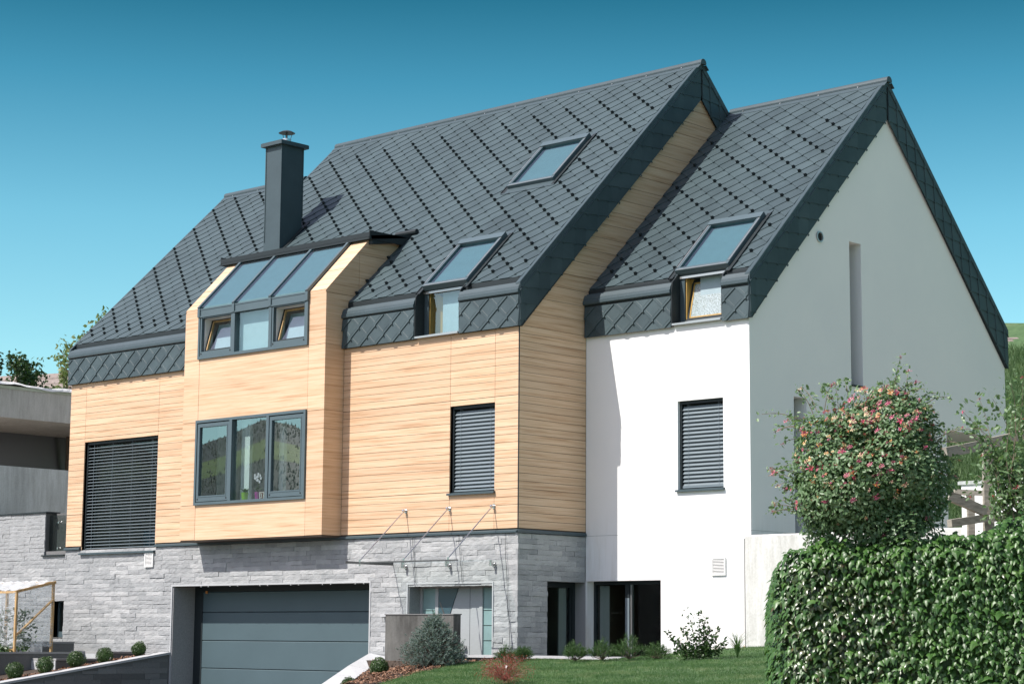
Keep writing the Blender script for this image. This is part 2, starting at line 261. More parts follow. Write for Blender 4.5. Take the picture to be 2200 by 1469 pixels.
# ------------------------------------------------------------------ mesh helpers
WO = {}                                                        # world origin of every object
class MB:
    """collects polygons in world coordinates; build() links them as ONE mesh object"""
    def __init__(s): s.v = []; s.f = []; s.m = []
    def poly(s, pts, m=0):
        k = len(s.v); s.v.extend([tuple(map(float, p)) for p in pts]); s.f.append(tuple(range(k, k+len(pts)))); s.m.append(m)
    def mesh(s, vs, fs, m=0):
        k = len(s.v); s.v.extend([tuple(map(float, p)) for p in vs])
        for f in fs: s.f.append(tuple(k+i for i in f)); s.m.append(m)
    def box(s, x0, x1, y0, y1, z0, z1, m=0):
        if x0 > x1: x0, x1 = x1, x0
        if y0 > y1: y0, y1 = y1, y0
        if z0 > z1: z0, z1 = z1, z0
        s.mesh([(x0, y0, z0), (x1, y0, z0), (x1, y1, z0), (x0, y1, z0), (x0, y0, z1), (x1, y0, z1), (x1, y1, z1), (x0, y1, z1)],
               [(3, 2, 1, 0), (4, 5, 6, 7), (0, 1, 5, 4), (1, 2, 6, 5), (2, 3, 7, 6), (3, 0, 4, 7)], m)
    def prism(s, pts, ext, m=0):
        """polygon (3-D points) swept along ext"""
        pts = [np.array(p, float) for p in pts]; e = np.array(ext, float); n = len(pts)
        nn = np.zeros(3)
        for i in range(n): nn += np.cross(pts[i], pts[(i+1) % n])
        if nn @ e > 0: pts = pts[::-1]
        s.mesh(pts+[p+e for p in pts], [tuple(range(n)), tuple(range(2*n-1, n-1, -1))]+[((i+1) % n, i, n+i, n+(i+1) % n) for i in range(n)], m)
    def obox(s, o, u, v, w, m=0):
        """box from a corner and three edge vectors"""
        o, u, v, w = (np.array(a, float) for a in (o, u, v, w)); s.prism([o, o+u, o+u+v, o+v], w, m)
    def beam(s, a, b, wa, wb, side=(0, 0, 1), m=0):
        a, b = np.array(a, float), np.array(b, float); d = b-a; d = d/np.linalg.norm(d); u = np.cross(d, np.array(side, float)); u /= np.linalg.norm(u); w = np.cross(u, d)
        s.obox(a-u*wa/2-w*wb/2, u*wa, w*wb, b-a, m)
    def cyl(s, a, b, r0, r1=None, n=10, m=0, caps=True):
        r1 = r0 if r1 is None else r1
        a, b = np.array(a, float), np.array(b, float); d = b-a; d = d/max(1e-9, np.linalg.norm(d))
        u = np.cross(d, (0, 0, 1.0)); u = np.array((1.0, 0, 0)) if np.linalg.norm(u) < 1e-4 else u/np.linalg.norm(u); w = np.cross(d, u)
        A = [a+r0*(u*math.cos(2*math.pi*i/n)+w*math.sin(2*math.pi*i/n)) for i in range(n)]; B = [b+r1*(u*math.cos(2*math.pi*i/n)+w*math.sin(2*math.pi*i/n)) for i in range(n)]
        fs = [(i, (i+1) % n, n+(i+1) % n, n+i) for i in range(n)]
        if caps: fs += [tuple(range(n-1, -1, -1)), tuple(range(n, 2*n))]
        s.mesh(A+B, fs, m)
    def tube(s, pts, r0, r1=None, n=6, m=0):
        r1 = r0 if r1 is None else r1
        for i in range(len(pts)-1):
            ra = r0+(r1-r0)*i/(len(pts)-1); rb = r0+(r1-r0)*(i+1)/(len(pts)-1); s.cyl(pts[i], pts[i+1], ra, rb, n, m, i in (0, len(pts)-2))
    def lathe(s, c, prof, n=16, m=0):
        c = np.array(c, float); vs = []
        for r, z in prof: vs += [c+np.array((r*math.cos(2*math.pi*i/n), r*math.sin(2*math.pi*i/n), z)) for i in range(n)]
        s.mesh(vs, [(j*n+i, j*n+(i+1) % n, (j+1)*n+(i+1) % n, (j+1)*n+i) for j in range(len(prof)-1) for i in range(n)], m)
    def build(s, name, mats, parent=None, origin=None, smooth=False):
        if isinstance(mats, str): mats = [mats]
        if origin is None: origin = WO[parent] if parent is not None else Vector((0, 0, 0))
        origin = Vector(origin); me = bpy.data.meshes.new(name)
        me.from_pydata([(x-origin.x, y-origin.y, z-origin.z) for x, y, z in s.v], [], s.f)
        for q in mats: me.materials.append(MATS[q])
        if len(mats) > 1: me.polygons.foreach_set('material_index', s.m)
        if smooth: me.polygons.foreach_set('use_smooth', [True]*len(s.f))
        me.update()
        return link(name, me, parent, origin)
def link(name, data, parent=None, origin=(0, 0, 0)):
    o = bpy.data.objects.new(name, data); COL.objects.link(o); origin = Vector(origin)
    if parent is not None: o.parent = parent; o.location = origin-WO[parent]
    else: o.location = origin
    WO[o] = origin; return o
def fast_mesh(name, V, Fc, mats, parent=None, origin=(0, 0, 0), midx=None, smooth=False):
    """numpy mesh: V (n,3), Fc (m,k)"""
    origin = Vector(origin); me = bpy.data.meshes.new(name); V = np.asarray(V, np.float32)-np.array(origin, np.float32); Fc = np.asarray(Fc, np.int32); k = Fc.shape[1]
    me.vertices.add(len(V)); me.vertices.foreach_set('co', V.ravel()); me.loops.add(Fc.size); me.loops.foreach_set('vertex_index', Fc.ravel())
    me.polygons.add(len(Fc)); me.polygons.foreach_set('loop_start', np.arange(len(Fc), dtype=np.int32)*k); me.polygons.foreach_set('loop_total', np.full(len(Fc), k, np.int32))
    for q in ([mats] if isinstance(mats, str) else mats): me.materials.append(MATS[q])
    if midx is not None: me.polygons.foreach_set('material_index', np.asarray(midx, np.int32))
    if smooth: me.polygons.foreach_set('use_smooth', np.ones(len(Fc), bool))
    me.update(calc_edges=True); return link(name, me, parent, origin)
def tag(o, label=None, cat=None, group=None, kind=None):
    if label: o['label'] = label
    if cat: o['category'] = cat
    if group: o['group'] = group
    if kind: o['kind'] = kind
    return o
def thing(name, label, cat, loc, group=None):
    return tag(link(name, None, None, loc), label, cat, group)
def px_area(pts):
    """projected size in photo pixels of a polygon, to find the pieces that show largest"""
    q = []
    for p in pts:
        v = np.asarray(p, float)-CAM; z = v@FW; q.append((F_PX*(v@RT)/z, F_PX*(v@UP)/z))
    return abs(sum(q[i][0]*q[(i+1) % len(q)][1]-q[(i+1) % len(q)][0]*q[i][1] for i in range(len(q))))/2
def clip(poly, a, b, c):
    """keep the part of a 2-D polygon where a*x + b*y <= c"""
    out = []
    for i in range(len(poly)):
        p, q = poly[i], poly[(i+1) % len(poly)]; dp, dq = a*p[0]+b*p[1]-c, a*q[0]+b*q[1]-c
        if dp <= 0: out.append(p)
        if dp*dq < 0:
            t_ = dp/(dp-dq); out.append((p[0]+(q[0]-p[0])*t_, p[1]+(q[1]-p[1])*t_))
    return out
def area2(p): return abs(sum(p[i][0]*p[(i+1) % len(p)][1]-p[(i+1) % len(p)][0]*p[i][1] for i in range(len(p))))/2 if len(p) > 2 else 0
def cells(u0, u1, w0, w1, holes):
    """rectangles that cover a wall minus its openings"""
    us = sorted({u0, u1, *[min(max(h[i], u0), u1) for h in holes for i in (0, 1)]}); out = []
    for a, b_ in zip(us, us[1:]):
        if b_-a < 1e-4: continue
        cut = sorted((max(h[2], w0), min(h[3], w1)) for h in holes if h[0] <= a+1e-5 and h[1] >= b_-1e-5); z = w0
        for c0, c1 in cut:
            if c0 > z+1e-4: out.append((a, b_, z, c0))
            z = max(z, c1)
        if w1 > z+1e-4: out.append((a, b_, z, w1))
    return out
def scatter(tv, tf, P, X, Y, Z, S):
    """copies a small template (tv, tf) to many places given by axes and sizes"""
    tv = np.asarray(tv, float); tf = np.asarray(tf, int); n = len(P); k = len(tv)
    V = P[:, None, :]+S[:, None, None]*(tv[None, :, 0:1]*X[:, None, :]+tv[None, :, 1:2]*Y[:, None, :]+tv[None, :, 2:3]*Z[:, None, :])
    return V.reshape(-1, 3), (tf[None]+(np.arange(n)*k)[:, None, None]).reshape(-1, tf.shape[1])
def unit(a): return a/np.maximum(1e-9, np.linalg.norm(a, axis=-1, keepdims=True))
def frames(Nrm, roll):
    """orthonormal axes with Z along Nrm, turned by roll"""
    Nrm = unit(Nrm); up = np.where(np.abs(Nrm[:, 2:3]) > 0.95, np.array([[1.0, 0, 0]]), np.array([[0, 0, 1.0]]))
    X = unit(np.cross(up, Nrm)); Y = np.cross(Nrm, X); c, s_ = np.cos(roll)[:, None], np.sin(roll)[:, None]
    return X*c+Y*s_, -X*s_+Y*c, Nrm

# ------------------------------------------------------------------ ground and setting
L, d, W, D = 15.154, 2.036, 4.143, 11.786
hF, hT, hR, m_ = 4.0, 4.715, 4.85, 0.9746
yr, yl, xl, yr2, hR2, zs = 5.887, 4.806, -11.94, 6.975, 4.833, 2.395
zr = hR+m_*(yr+.08); zl = hR+m_*(yl+.08); zr2 = hR2+m_*(yr2-d+.08)
GZ = -3.85
def hill_h(x, y):
    """meadow slope that rises behind the house"""
    s_ = np.maximum(0, y-13.0+0.10*np.maximum(0, x)); return np.minimum(GZ+0.42*s_+0.0*x, 12.0+0*x)+np.where(s_ > 0, 0.35*np.sin(x*0.31+y*0.17), 0)
def build_ground():
    gx = np.unique(np.concatenate([np.linspace(-900, -60, 30), np.linspace(-60, 60, 61), np.linspace(60, 900, 30)]))
    gy = np.unique(np.concatenate([np.linspace(-900, -60, 30), np.linspace(-60, 80, 71), np.linspace(80, 900, 30)]))
    X_, Y_ = np.meshgrid(gx, gy); Z_ = hill_h(X_, Y_); Z_ = np.where(Z_ <= GZ+0.4, GZ, Z_)
    V = np.stack([X_, Y_, Z_], -1).reshape(-1, 3); nx, ny = len(gx), len(gy); idx = np.arange(nx*ny).reshape(ny, nx)
    Fc = np.stack([idx[:-1, :-1], idx[:-1, 1:], idx[1:, 1:], idx[1:, :-1]], -1).reshape(-1, 4)
    cen = V[Fc].mean(1); mi = ((cen[:, 2] < GZ+.3) & (np.abs(cen[:, 0]) < 48) & (cen[:, 1] > -48)).astype(int)
    return tag(fast_mesh('ground', V, Fc, ['meadow', 'bounce_gravel'], midx=mi, smooth=True), kind='structure')
build_ground()
mb = MB(); mb.box(-10.8, -4.3, -14, .55, GZ-.02, GZ+.03); mb.box(-40, 60, -40, -18, GZ-.02, GZ+.02); tag(mb.build('driveway', 'asphalt'), kind='structure')
mb = MB(); mb.box(-3.6, 4.1, -.85, d+.6, GZ-.02, -3.32); tag(mb.build('entrance_terrace', 'paving'), kind='structure')
# hills on the far side of the valley, behind the viewer: they show in the window glass
def valley_hills():
    az = np.linspace(math.radians(150), math.radians(300), 160); R_ = np.array([420, 470, 520, 570, 620, 680, 760.])
    rim = 52+9*np.sin(az*9.0)+6*np.sin(az*23+1)+3*np.sin(az*51)+2*RNG.standard_normal(len(az))
    rows = []; prof = [0.0, .60, .74, .845, .925, .97, 1.0]
    for j, r in enumerate(R_): rows.append(np.stack([np.cos(az)*r, np.sin(az)*r, GZ+(rim*(r/560))*prof[j]], -1))
    V = np.stack(rows).reshape(-1, 3); n = len(az); idx = np.arange(len(R_)*n).reshape(len(R_), n)
    Fc = np.stack([idx[:-1, :-1], idx[:-1, 1:], idx[1:, 1:], idx[1:, :-1]], -1)
    mi = np.zeros(Fc.shape[:2], int); mi[3] = 1
    tag(fast_mesh('hills', V, Fc.reshape(-1, 4), ['forest_far', 'meadow_far'], midx=mi.ravel(), smooth=True), kind='structure')
    # far-off wood on those hills, one mass
    k = 60000; a = RNG.uniform(math.radians(196), math.radians(258), k); u = RNG.uniform(0, 1, k); r = np.where(u < .66, RNG.uniform(445, 566, k)+6*np.sin(a*40), np.where(u < .7, RNG.uniform(566, 630, k), RNG.uniform(632, 760, k)))
    rr = np.interp(a, az, rim); z = GZ+rr*(r/560)*np.interp(r, R_, prof)-1
    hgt = RNG.uniform(0.9, 2.3, k); wd = hgt*.26
    tv = np.array([(math.cos(t_), math.sin(t_), 0) for t_ in np.linspace(0, 2*math.pi, 5, endpoint=False)]+[(0, 0, 1)])
    V = np.stack([np.cos(a)*r, np.sin(a)*r, z], -1)[:, None, :]+tv[None]*np.stack([wd, wd, hgt], -1)[:, None, :]
    tf = np.array([(i, (i+1) % 5, 5) for i in range(5)]); Fc = tf[None]+(np.arange(k)*6)[:, None, None]
    tag(fast_mesh('far_wood', V.reshape(-1, 3), Fc.reshape(-1, 3), 'forest_far'), kind='stuff')
valley_hills()

# ------------------------------------------------------------------ the house
house = thing('house', 'modern gabled house with dark diamond-tiled roof, timber-clad block and white rendered wing', 'house', (-5.5, 5.0, GZ))
cs, sn = 1/math.sqrt(1+m_*m_), m_/math.sqrt(1+m_*m_)
WX = np.array
def zroof1(y): return hR+m_*(y+.08)
def zroof2(y): return hR2+m_*(y-d+.08)

# openings in the main front wall (x0, x1, z0, z1)
BLIND, SMALL, DORM = (-14.51, -11.585, -.175, 2.54), (-1.905, -.652, .752, 2.525), (-2.905, -1.62, 4.02, 5.4)
BAY = (-9.93, -5.17, 0.0, 6.3)
mb = MB()
for a, b_, z0, z1 in cells(-L, -.03, -.1, 4.6, [BLIND, SMALL, DORM, BAY]): mb.box(a, b_, .022, .30, z0, z1)
gp = [(0.022, -.1), (0.022, 4.2), (yr, zr-.35), (2*yr-.2, 4.7), (2*yr-.2, -.1)]
mb.prism([(-.022, y, z) for y, z in gp], (-.25, 0, 0)); mb.box(-.27, -.022, d+.4, 2*yr-.2, -4.3, -.1)                        # right gable wall
mb.prism([(xl, yl, zl-.4), (xl, yr, zr-.2), (xl, 2*yr, 4.7), (xl, 2*yl, 4.6)], (.2, 0, 0))
mb.box(-L, xl, 2*yl-.25, 2*yl, -4.3, 4.75); mb.box(xl, 0, 2*yr-.25, 2*yr, -4.3, 4.75)
wall = mb.build('timber_wall', 'backing', house)
mb = MB(); mb.prism([(-L, .022, -4.3), (-L, .022, 4.6), (-L, yl, zl-.2), (-L, 2*yl, 4.7), (-L, 2*yl, -4.3)], (.25, 0, 0)); mb.build('left_gable', 'white_render', house)  # unseen end wall, rendered white to bounce neutral light next door
mb = MB()                                                                               # rooms behind the glass
mb.box(-L+.3, -.3, 3.6, 3.7, -4.2, 6.0); mb.box(-L+.3, -.3, .38, 9, -.32, -.2, 1); mb.box(-.3, W-.4, d+.36, 9, -.32, -.2, 1); mb.box(-L+.3, W-.4, d+.4, 9, 2.8, 3.0); mb.box(-L+.3, -.3, .32, 3.6, 2.8, 3.0)
mb.box(.1, W-.4, 5.5, 5.6, -4.2, 6.5); mb.box(-11.2, -11.1, .35, 3.6, -4.2, 4.4); mb.box(-4.0, -3.9, .7, 3.6, -4.2, 4.4); mb.box(-9.8, -9.72, .3, 3.6, -.2, 2.8)
mb.box(-L+.3, -.3, .68, 9, -4.25, -3.4, 1); mb.box(-.3, W-.4, d+.36, 9, -4.25, -3.4, 1)
mb.build('interior', ['plaster', 'room_floor'], house)

# planks of the front wall and of the gable, one object each
def plank(pts, ext, parent=wall, nm='plank'):
    p = MB(); p.prism(pts, ext); return p.build(nm, 'wood_board', parent)
G = .008
front_cols = [(-L, -14.51), (-14.51, -11.585), (-11.585, -9.965), (-5.14, -1.905), (-1.905, -.652), (-.652, 0)]
for ci, (a, b_) in enumerate(front_cols):
    for k in range(26):
        z0, z1 = k*.155, min((k+1)*.155, 4.06)
        for h in (BLIND, SMALL, DORM):
            if h[0] < b_-.01 and h[1] > a+.01 and h[0] <= a+.01 and h[1] >= b_-.01:
                if z0 >= h[2]-.02 and z1 <= h[3]+.02: z1 = z0
                elif z0 < h[2] < z1: z1 = h[2]
                elif z0 < h[3] < z1: z0 = h[3]
        if z1-z0 < .02: continue
        g0 = G*(2.0 if k in (5, 17) else 1.0)
        plank([(a+.004, 0, z0+g0/2), (b_-.004, 0, z0+g0/2), (b_-.004, 0, z1-G/2), (a+.004, 0, z1-G/2)], (0, .02, 0))
tri = [(0.0, 4.03), (yr, zr-.76), (7.9, zr-.76-(7.9-yr)*1.05), (7.9, 4.03)]
for k in range(26):
    z0, z1 = k*.155, min((k+1)*.155, 4.03); plank([(0, .004, z0+G/2), (0, d-.006, z0+G/2), (0, d-.006, z1-G/2), (0, .004, z1-G/2)], (-.02, 0, 0))
for k in range(20):
    z0 = 4.03+k*.305; z1 = z0+.305
    pg = clip(clip([(y, z) for y, z in tri], 0, -1, -(z0+G/2)), 0, 1, z1-G/2)
    if len(pg) > 2 and area2(pg) > .01: plank([(0, y, z) for y, z in pg], (-.02, 0, 0))
mb = MB(); mb.box(-.012, .006, -.006, .012, 0, 4.03); mb.build('corner_strip', 'dark_metal', wall)
for (x0, x1, z0, z1) in (BLIND, SMALL):                                                 # reveals of the two timber window openings
    mb = MB(); mb.box(x0-.02, x0, .02, .24, z0, z1); mb.box(x1, x1+.02, .02, .24, z0, z1); mb.box(x0, x1, .02, .24, z1, z1+.02); mb.build('window_reveal', 'wood_board', wall)
# small trim between timber and stone
mb = MB()
for a, b_ in ((-L-.02, -14.535), (-11.56, .035)):
    mb.prism([(a, .03, -.02), (a, -.02, -.03), (a, -.045, -.045), (a, -.045, -.085), (a, .03, -.1)], (b_-a, 0, 0))
mb.prism([(.03, -.045, -.02), (.045, -.045, -.045), (.045, -.045, -.085), (-.03, -.045, -.1)], (0, d+.02, 0))
mb.build('base_trim', 'trim_metal', house)

# stone plinth
GAR, ENT, SLOT = (-10.862, -4.207, -5, -1.012), (-3.068, -.671, -5, -1.065), (-15.60, -15.15, -2.2, -1.297)
NOTCH = (-16.06, -15.155, -.185, 2)
SIDE = (.878, 2.2, -5, -1.02)
mb = MB()
for a, b_, z0, z1 in cells(-21, -.03, -4.3, -.09, [GAR, ENT, SLOT]): mb.box(a, b_, .05, .36, z0, z1)
mb.box(-21, -16.06, .05, .36, -.09, .86); mb.box(-16.06, -15.155, .30, .36, -.09, .86)
for a, b_, z0, z1 in cells(.05, d, -4.3, -.09, [SIDE]): mb.box(-.36, -.05, a, b_, z0, z1)
plinth = mb.build('stone_plinth', 'dark_granite', house)
stones = []
def stone_rows(face, u0, u1, ztop, zbot, holes, pitch=.1015):
    z = ztop; r = 0
    while z > zbot+.03:
        h = pitch if RNG.random() > .06 else pitch*1.0
        zb = z-h; zc = (z+zb)/2; segs = [(u0, u1)]
        for hx0, hx1, hz0, hz1 in holes:
            if hz0 < zc < hz1:
                ns = []
                for a, b_ in segs:
                    if hx1 <= a or hx0 >= b_: ns.append((a, b_)); continue
                    if hx0 > a: ns.append((a, hx0))
                    if hx1 < b_: ns.append((hx1, b_))
                segs = ns
        for a, b_ in segs:
            u = a
            while u < b_-.02:
                w = RNG.uniform(.34, .78) if u > a else RNG.uniform(.2, .7)
                if b_-u-w < .16: w = b_-u
                stones.append((face, u+.0015, min(u+w, b_)-.0015, zb+.0015, z-.0015)); u += w
        z = zb
stone_rows('front', -21, -16.06, .86, -.09, [], .0955)
stone_rows('front', -21, 0.0, -.1, -2.95, [GAR, ENT, SLOT, (-16.06, -15.155, -.2, 0)])
stone_rows('side', .0, d, -.1, -2.95, [SIDE])
def stone_geo(st):
    face, u0, u1, z0, z1 = st; base = RNG.uniform(.0, .013) + (.008 if RNG.random() < .15 else 0); nx, nz = 6, 2; vs, fs = [], []
    for j in range(nz+1):
        for i in range(nx+1):
            u = u0+(u1-u0)*i/nx; z = z0+(z1-z0)*j/nz; edge = j in (0, nz) or i in (0, nx)
            dp = base+RNG.uniform(-.0015, .0065)*(0.55 if edge else 1.25)
            if 0 < i < nx and j in (0, nz): z += RNG.uniform(-.0045, .0045)
            vs.append((u, dp, z))
    n1 = nx+1
    for j in range(nz):
        for i in range(nx): fs.append((j*n1+i, j*n1+i+1, (j+1)*n1+i+1, (j+1)*n1+i))
    rim = [i for i in range(n1)]+[j*n1+nx for j in range(1, nz+1)]+[nz*n1+i for i in range(nx-1, -1, -1)]+[j*n1 for j in range(nz-1, 0, -1)]
    k = len(vs); vs += [(vs[i][0], -.045, vs[i][2]) for i in rim]
    fs += [(rim[(i+1) % len(rim)], rim[i], k+i, k+(i+1) % len(rim)) for i in range(len(rim))]
    if face == 'front': return [(u, .012-dp, z) for u, dp, z in vs], fs
    return [(dp-.012, u, z) for u, dp, z in vs], fs
def st_area(s_):
    f_, u0, u1, z0, z1 = s_; vis = z0 > -2.5
    q = [(u0, 0, z0), (u1, 0, z0), (u1, 0, z1), (u0, 0, z1)] if f_ == 'front' else [(0, u0, z0), (0, u1, z0), (0, u1, z1), (0, u0, z1)]
    return px_area(q)*(1 if vis and (u1 > -19 or f_ == 'side') else .1)
stones.sort(key=st_area, reverse=True); rest = MB()
for i, s_ in enumerate(stones):
    vs, fs = stone_geo(s_)
    if i < 300:
        p = MB(); p.mesh(vs, fs); p.build('stone', 'split_granite', plinth)
    else: rest.mesh(vs, fs)
tag(rest.build('stone_field', 'split_granite', house), kind='stuff')
mb = MB(); mb.box(-21, -16.0, -.03, .40, .862, .90); mb.box(-16.12, -15.17, -.05, .36, -.215, -.183); mb.build('coping', 'dark_metal', plinth)
mb = MB(); mb.box(-16.055, -15.16, .285, .299, -.18, .86); mb.box(-16.061, -16.05, .03, .285, -.18, .86); mb.build('recess_shade_lining', 'dark_granite', plinth)  # dark granite paints shade onto the recess stone
p = MB(); p.box(-16.05, -15.165, .12, .135, -.17, .80); pn = p.build('glass_panel', 'dark_glass', house)
p = MB(); p.cyl((-15.6, .12, .62), (-15.6, .07, .62), .03); p.cyl((-15.6, .12, -.02), (-15.6, .07, -.02), .03); p.build('clamp', 'steel', pn)

# roof decks
def slab(mb, x0, x1, ya, yb, zf, t_=.16, off=-.004): mb.prism([(x0, ya, zf(ya)+off), (x0, yb, zf(yb)+off), (x0, yb, zf(yb)-t_), (x0, ya, zf(ya)-t_)], (x1-x0, 0, 0))
mb = MB()
for a, b_, y0 in ((-L-.04, -11.94, .088), (-11.94, -9.95, .088), (-5.15, -2.905, .088), (-2.905, -1.615, 1.22), (-1.615, .055, .088)): slab(mb, a, b_, y0, yl if a < -15 else yr, zroof1)
slab(mb, -9.95, -5.15, 1.86, yr, zroof1)
back1 = lambda y: zr-m_*(y-yr)
backl = lambda y: zl-m_*(y-yl)
slab(mb, -11.98, .055, yr, 2*yr+.05, back1); slab(mb, -L-.04, -11.98, yl, 2*yl+.05, backl)
mb.prism([(-11.98, yl-.4, zroof1(yl-.4)-.002), (-11.98, yr, zr-.002), (-11.98, yr+1, zr-m_), (-11.98, yl+.5, zl-.5*m_)], (.05, 0, 0))
roof = mb.build('roof', 'dark_metal', house)
mb = MB(); back2 = lambda y: zr2-(zr2-4.85)/(D+.08-yr2)*(y-yr2)
for a, b_, y0 in ((.005, 2.30, d+.068), (2.30, 3.535, d+1.5), (3.535, W+.055, d+.068)): slab(mb, a, b_, y0, yr2, zroof2)
slab(mb, .005, W+.055, yr2, D+.08, back2)
wing_roof = mb.build('wing_roof', 'dark_metal', house)

# diamond tiles
P_, HV, TH = .51, .2197, .026
tiles = []
def diamond(u, v): return [(u, v-HV), (u+P_/2, v), (u, v+HV), (u-P_/2, v)]
def tile_field(kind, O, U, V, Nn, ur, vr, u0, v0, region, bead=False, holes=()):
    O, U, V, Nn = (np.array(a, float) for a in (O, U, V, Nn)); j0 = int((vr[0]-v0)/HV)-2; j1 = int((vr[1]-v0)/HV)+2
    for j in range(j0, j1+1):
        vt = v0+j*HV; off = (P_/2 if j % 2 else 0.0); k0 = int((ur[0]-u0-off)/P_)-2; k1 = int((ur[1]-u0-off)/P_)+2
        for k in range(k0, k1+1):
            uc, vc = u0+off+k*P_, vt+HV; pcs = [diamond(uc, vc)]
            pcs = [q for q0 in pcs for q in region(q0)]
            for h in holes:
                nx_ = []
                for q in pcs:
                    xs = [p[0] for p in q]; ys = [p[1] for p in q]
                    if max(xs) <= h[0] or min(xs) >= h[1] or max(ys) <= h[2] or min(ys) >= h[3]: nx_.append(q); continue
                    nx_.append(clip(q, 1, 0, h[0])); nx_.append(clip(q, -1, 0, -h[1])); mid = clip(clip(q, -1, 0, -h[0]), 1, 0, h[1])
                    if len(mid) > 2: nx_.append(clip(mid, 0, 1, h[2])); nx_.append(clip(mid, 0, -1, -h[3]))
                pcs = [q for q in nx_ if len(q) > 2]
            for q in pcs:
                if area2(q) < .0015: continue
                w3 = [O+U*a+V*b_ for a, b_ in q]; full = area2(q) > P_*HV*.999
                tiles.append(dict(kind=kind, O=O, U=U, V=V, N=Nn, c=(uc, vc), q=q, full=full, a=px_area(w3), bead=bead))
def tile_local(q, c, bead, TH=TH):
    """tile with its lower edges raised over the next row, a clip at the lower tip and, on the fascia, two pressed beads"""
    if bead: TH = .036
    uc, vc = c; h = lambda a, b_: .004+TH*(.5-(b_-vc)/(2*HV))
    n = len(q); vs = [(a, b_, h(a, b_)) for a, b_ in q]+[(a, b_, -.001) for a, b_ in q]
    fs = [tuple(range(n))]+[((i+1) % n, i, n+i, n+(i+1) % n) for i in range(n)]
    tip = (uc, vc-HV)
    if any(abs(a-tip[0])+abs(b_-tip[1]) < 1e-6 for a, b_ in q):
        k = len(vs); w, l, e = .022, .05, .006; hh = h(*tip)
        vs += [(uc-w, tip[1]+l*.3, hh), (uc+w, tip[1]+l*.3, hh), (uc+w*.8, tip[1]-l*.5, hh+e), (uc-w*.8, tip[1]-l*.5, hh+e), (uc-w*.8, tip[1]-l*.5, -.001), (uc+w*.8, tip[1]-l*.5, -.001)]
        fs += [(k, k+1, k+2, k+3), (k+3, k+2, k+5, k+4)]
    if bead:
        lo = (uc, vc-HV+.075)
        for s_ in (-1, 1):
            A, B = lo, (uc+s_*(P_/2-.085), vc+.0); t0, t1 = 0.0, 1.0; ok = True
            for i in range(n):                                             # clip the bead line to the tile outline
                p0, p1 = q[i], q[(i+1) % n]; nx_, ny_ = p1[1]-p0[1], -(p1[0]-p0[0])
                den = nx_*(B[0]-A[0])+ny_*(B[1]-A[1]); num = nx_*(p0[0]-A[0])+ny_*(p0[1]-A[1])
                if abs(den) < 1e-9:
                    if num < 0: ok = False
                elif den > 0: t1 = min(t1, num/den)
                else: t0 = max(t0, num/den)
            if not ok or t1-t0 < .12: continue
            a = (A[0]+(B[0]-A[0])*t0, A[1]+(B[1]-A[1])*t0); b_ = (A[0]+(B[0]-A[0])*t1, A[1]+(B[1]-A[1])*t1)
            dx, dy = b_[0]-a[0], b_[1]-a[1]; ll = math.hypot(dx, dy); px_, py_ = -dy/ll*.0065, dx/ll*.0065; k = len(vs)
            for (x, y) in (a, b_): vs += [(x+px_, y+py_, h(x, y)), (x, y, h(x, y)+.0042), (x-px_, y-py_, h(x, y))]
            fs += [(k, k+1, k+4, k+3), (k+1, k+2, k+5, k+4)]
    return vs, fs
R1F = dict(O=(0, -.08, hR), U=(1, 0, 0), V=(0, cs, sn), Nn=(0, -sn, cs)); R2F = dict(O=(0, d-.08, hR2), U=(1, 0, 0), V=(0, cs, sn), Nn=(0, -sn, cs))
SMAXL, SMAX1, SMAX2 = (yl+.08)/cs-.24, (yr+.08)/cs-.24, (yr2-d+.08)/cs-.24
def box_region(u0, u1, v0, v1):
    def r(q):
        for c_ in ((-1, 0, -u0), (1, 0, u1), (0, -1, -v0), (0, 1, v1)):
            q = clip(q, *c_)
            if len(q) < 3: return []
        return [q]
    return r
def reg_main(q):
    out = []
    mn = max(p[1] for p in q)
    if mn <= SMAXL: return box_region(-L-.02, -.03, .25, SMAXL)(q)
    return box_region(-11.95, -.03, .25, SMAX1)(q)+box_region(-L-.02, -11.95, .25, SMAXL)(q)
SKYA, SKYB, SKYC = (-2.93, -1.57, 2.80, 4.02), (-2.84, -1.55, .13, 1.30), (2.25, 3.57, 2.20, 3.42)     # x0 x1 y0 y1
sl = lambda y, y0=-.08: (y-y0)/cs
CHIM = (-10.456, -9.883, 2.15, 2.84)
tile_field('roof_tile', ur=(-L, 0), vr=(.2, SMAX1), u0=-14.79, v0=.575, region=reg_main, holes=[(SKYA[0]+.03, SKYA[1]-.03, sl(SKYA[2])+.03, sl(SKYA[3])-.03), (-2.905, -1.615, -1, sl(SKYB[3])-.05), (-9.93, -5.16, -1, sl(1.86)), (CHIM[0]+.02, CHIM[1]-.02, sl(CHIM[2])+.03, sl(CHIM[3])-.03)], **R1F)
tile_field('roof_tile', ur=(0, W), vr=(.2, SMAX2), u0=.047, v0=.587, region=box_region(.012, W-.03, .25, SMAX2), holes=[(2.30, 3.535, -1, sl(SKYC[3], d-.08)-.05)], **R2F)
FF = dict(U=(1, 0, 0), V=(0, 0, 1), Nn=(0, -1, 0))
for a, b_ in ((-L-.035, -9.975), (-5.125, -2.925), (-1.60, .045)): tile_field('fascia_tile', O=(0, -.062, 0), ur=(a, b_), vr=(hF, 4.63), u0=-15.056, v0=4.625-2*HV*1.0, region=box_region(a, b_, hF+.004, 4.635), bead=True, **FF)
for a, b_ in ((.03, 2.285), (3.555, W+.045)): tile_field('fascia_tile', O=(0, d-.062, 0), ur=(a, b_), vr=(hF, 4.6), u0=.30, v0=4.6-2*HV, region=box_region(a, b_, hF-.02, 4.61), bead=True, **FF)
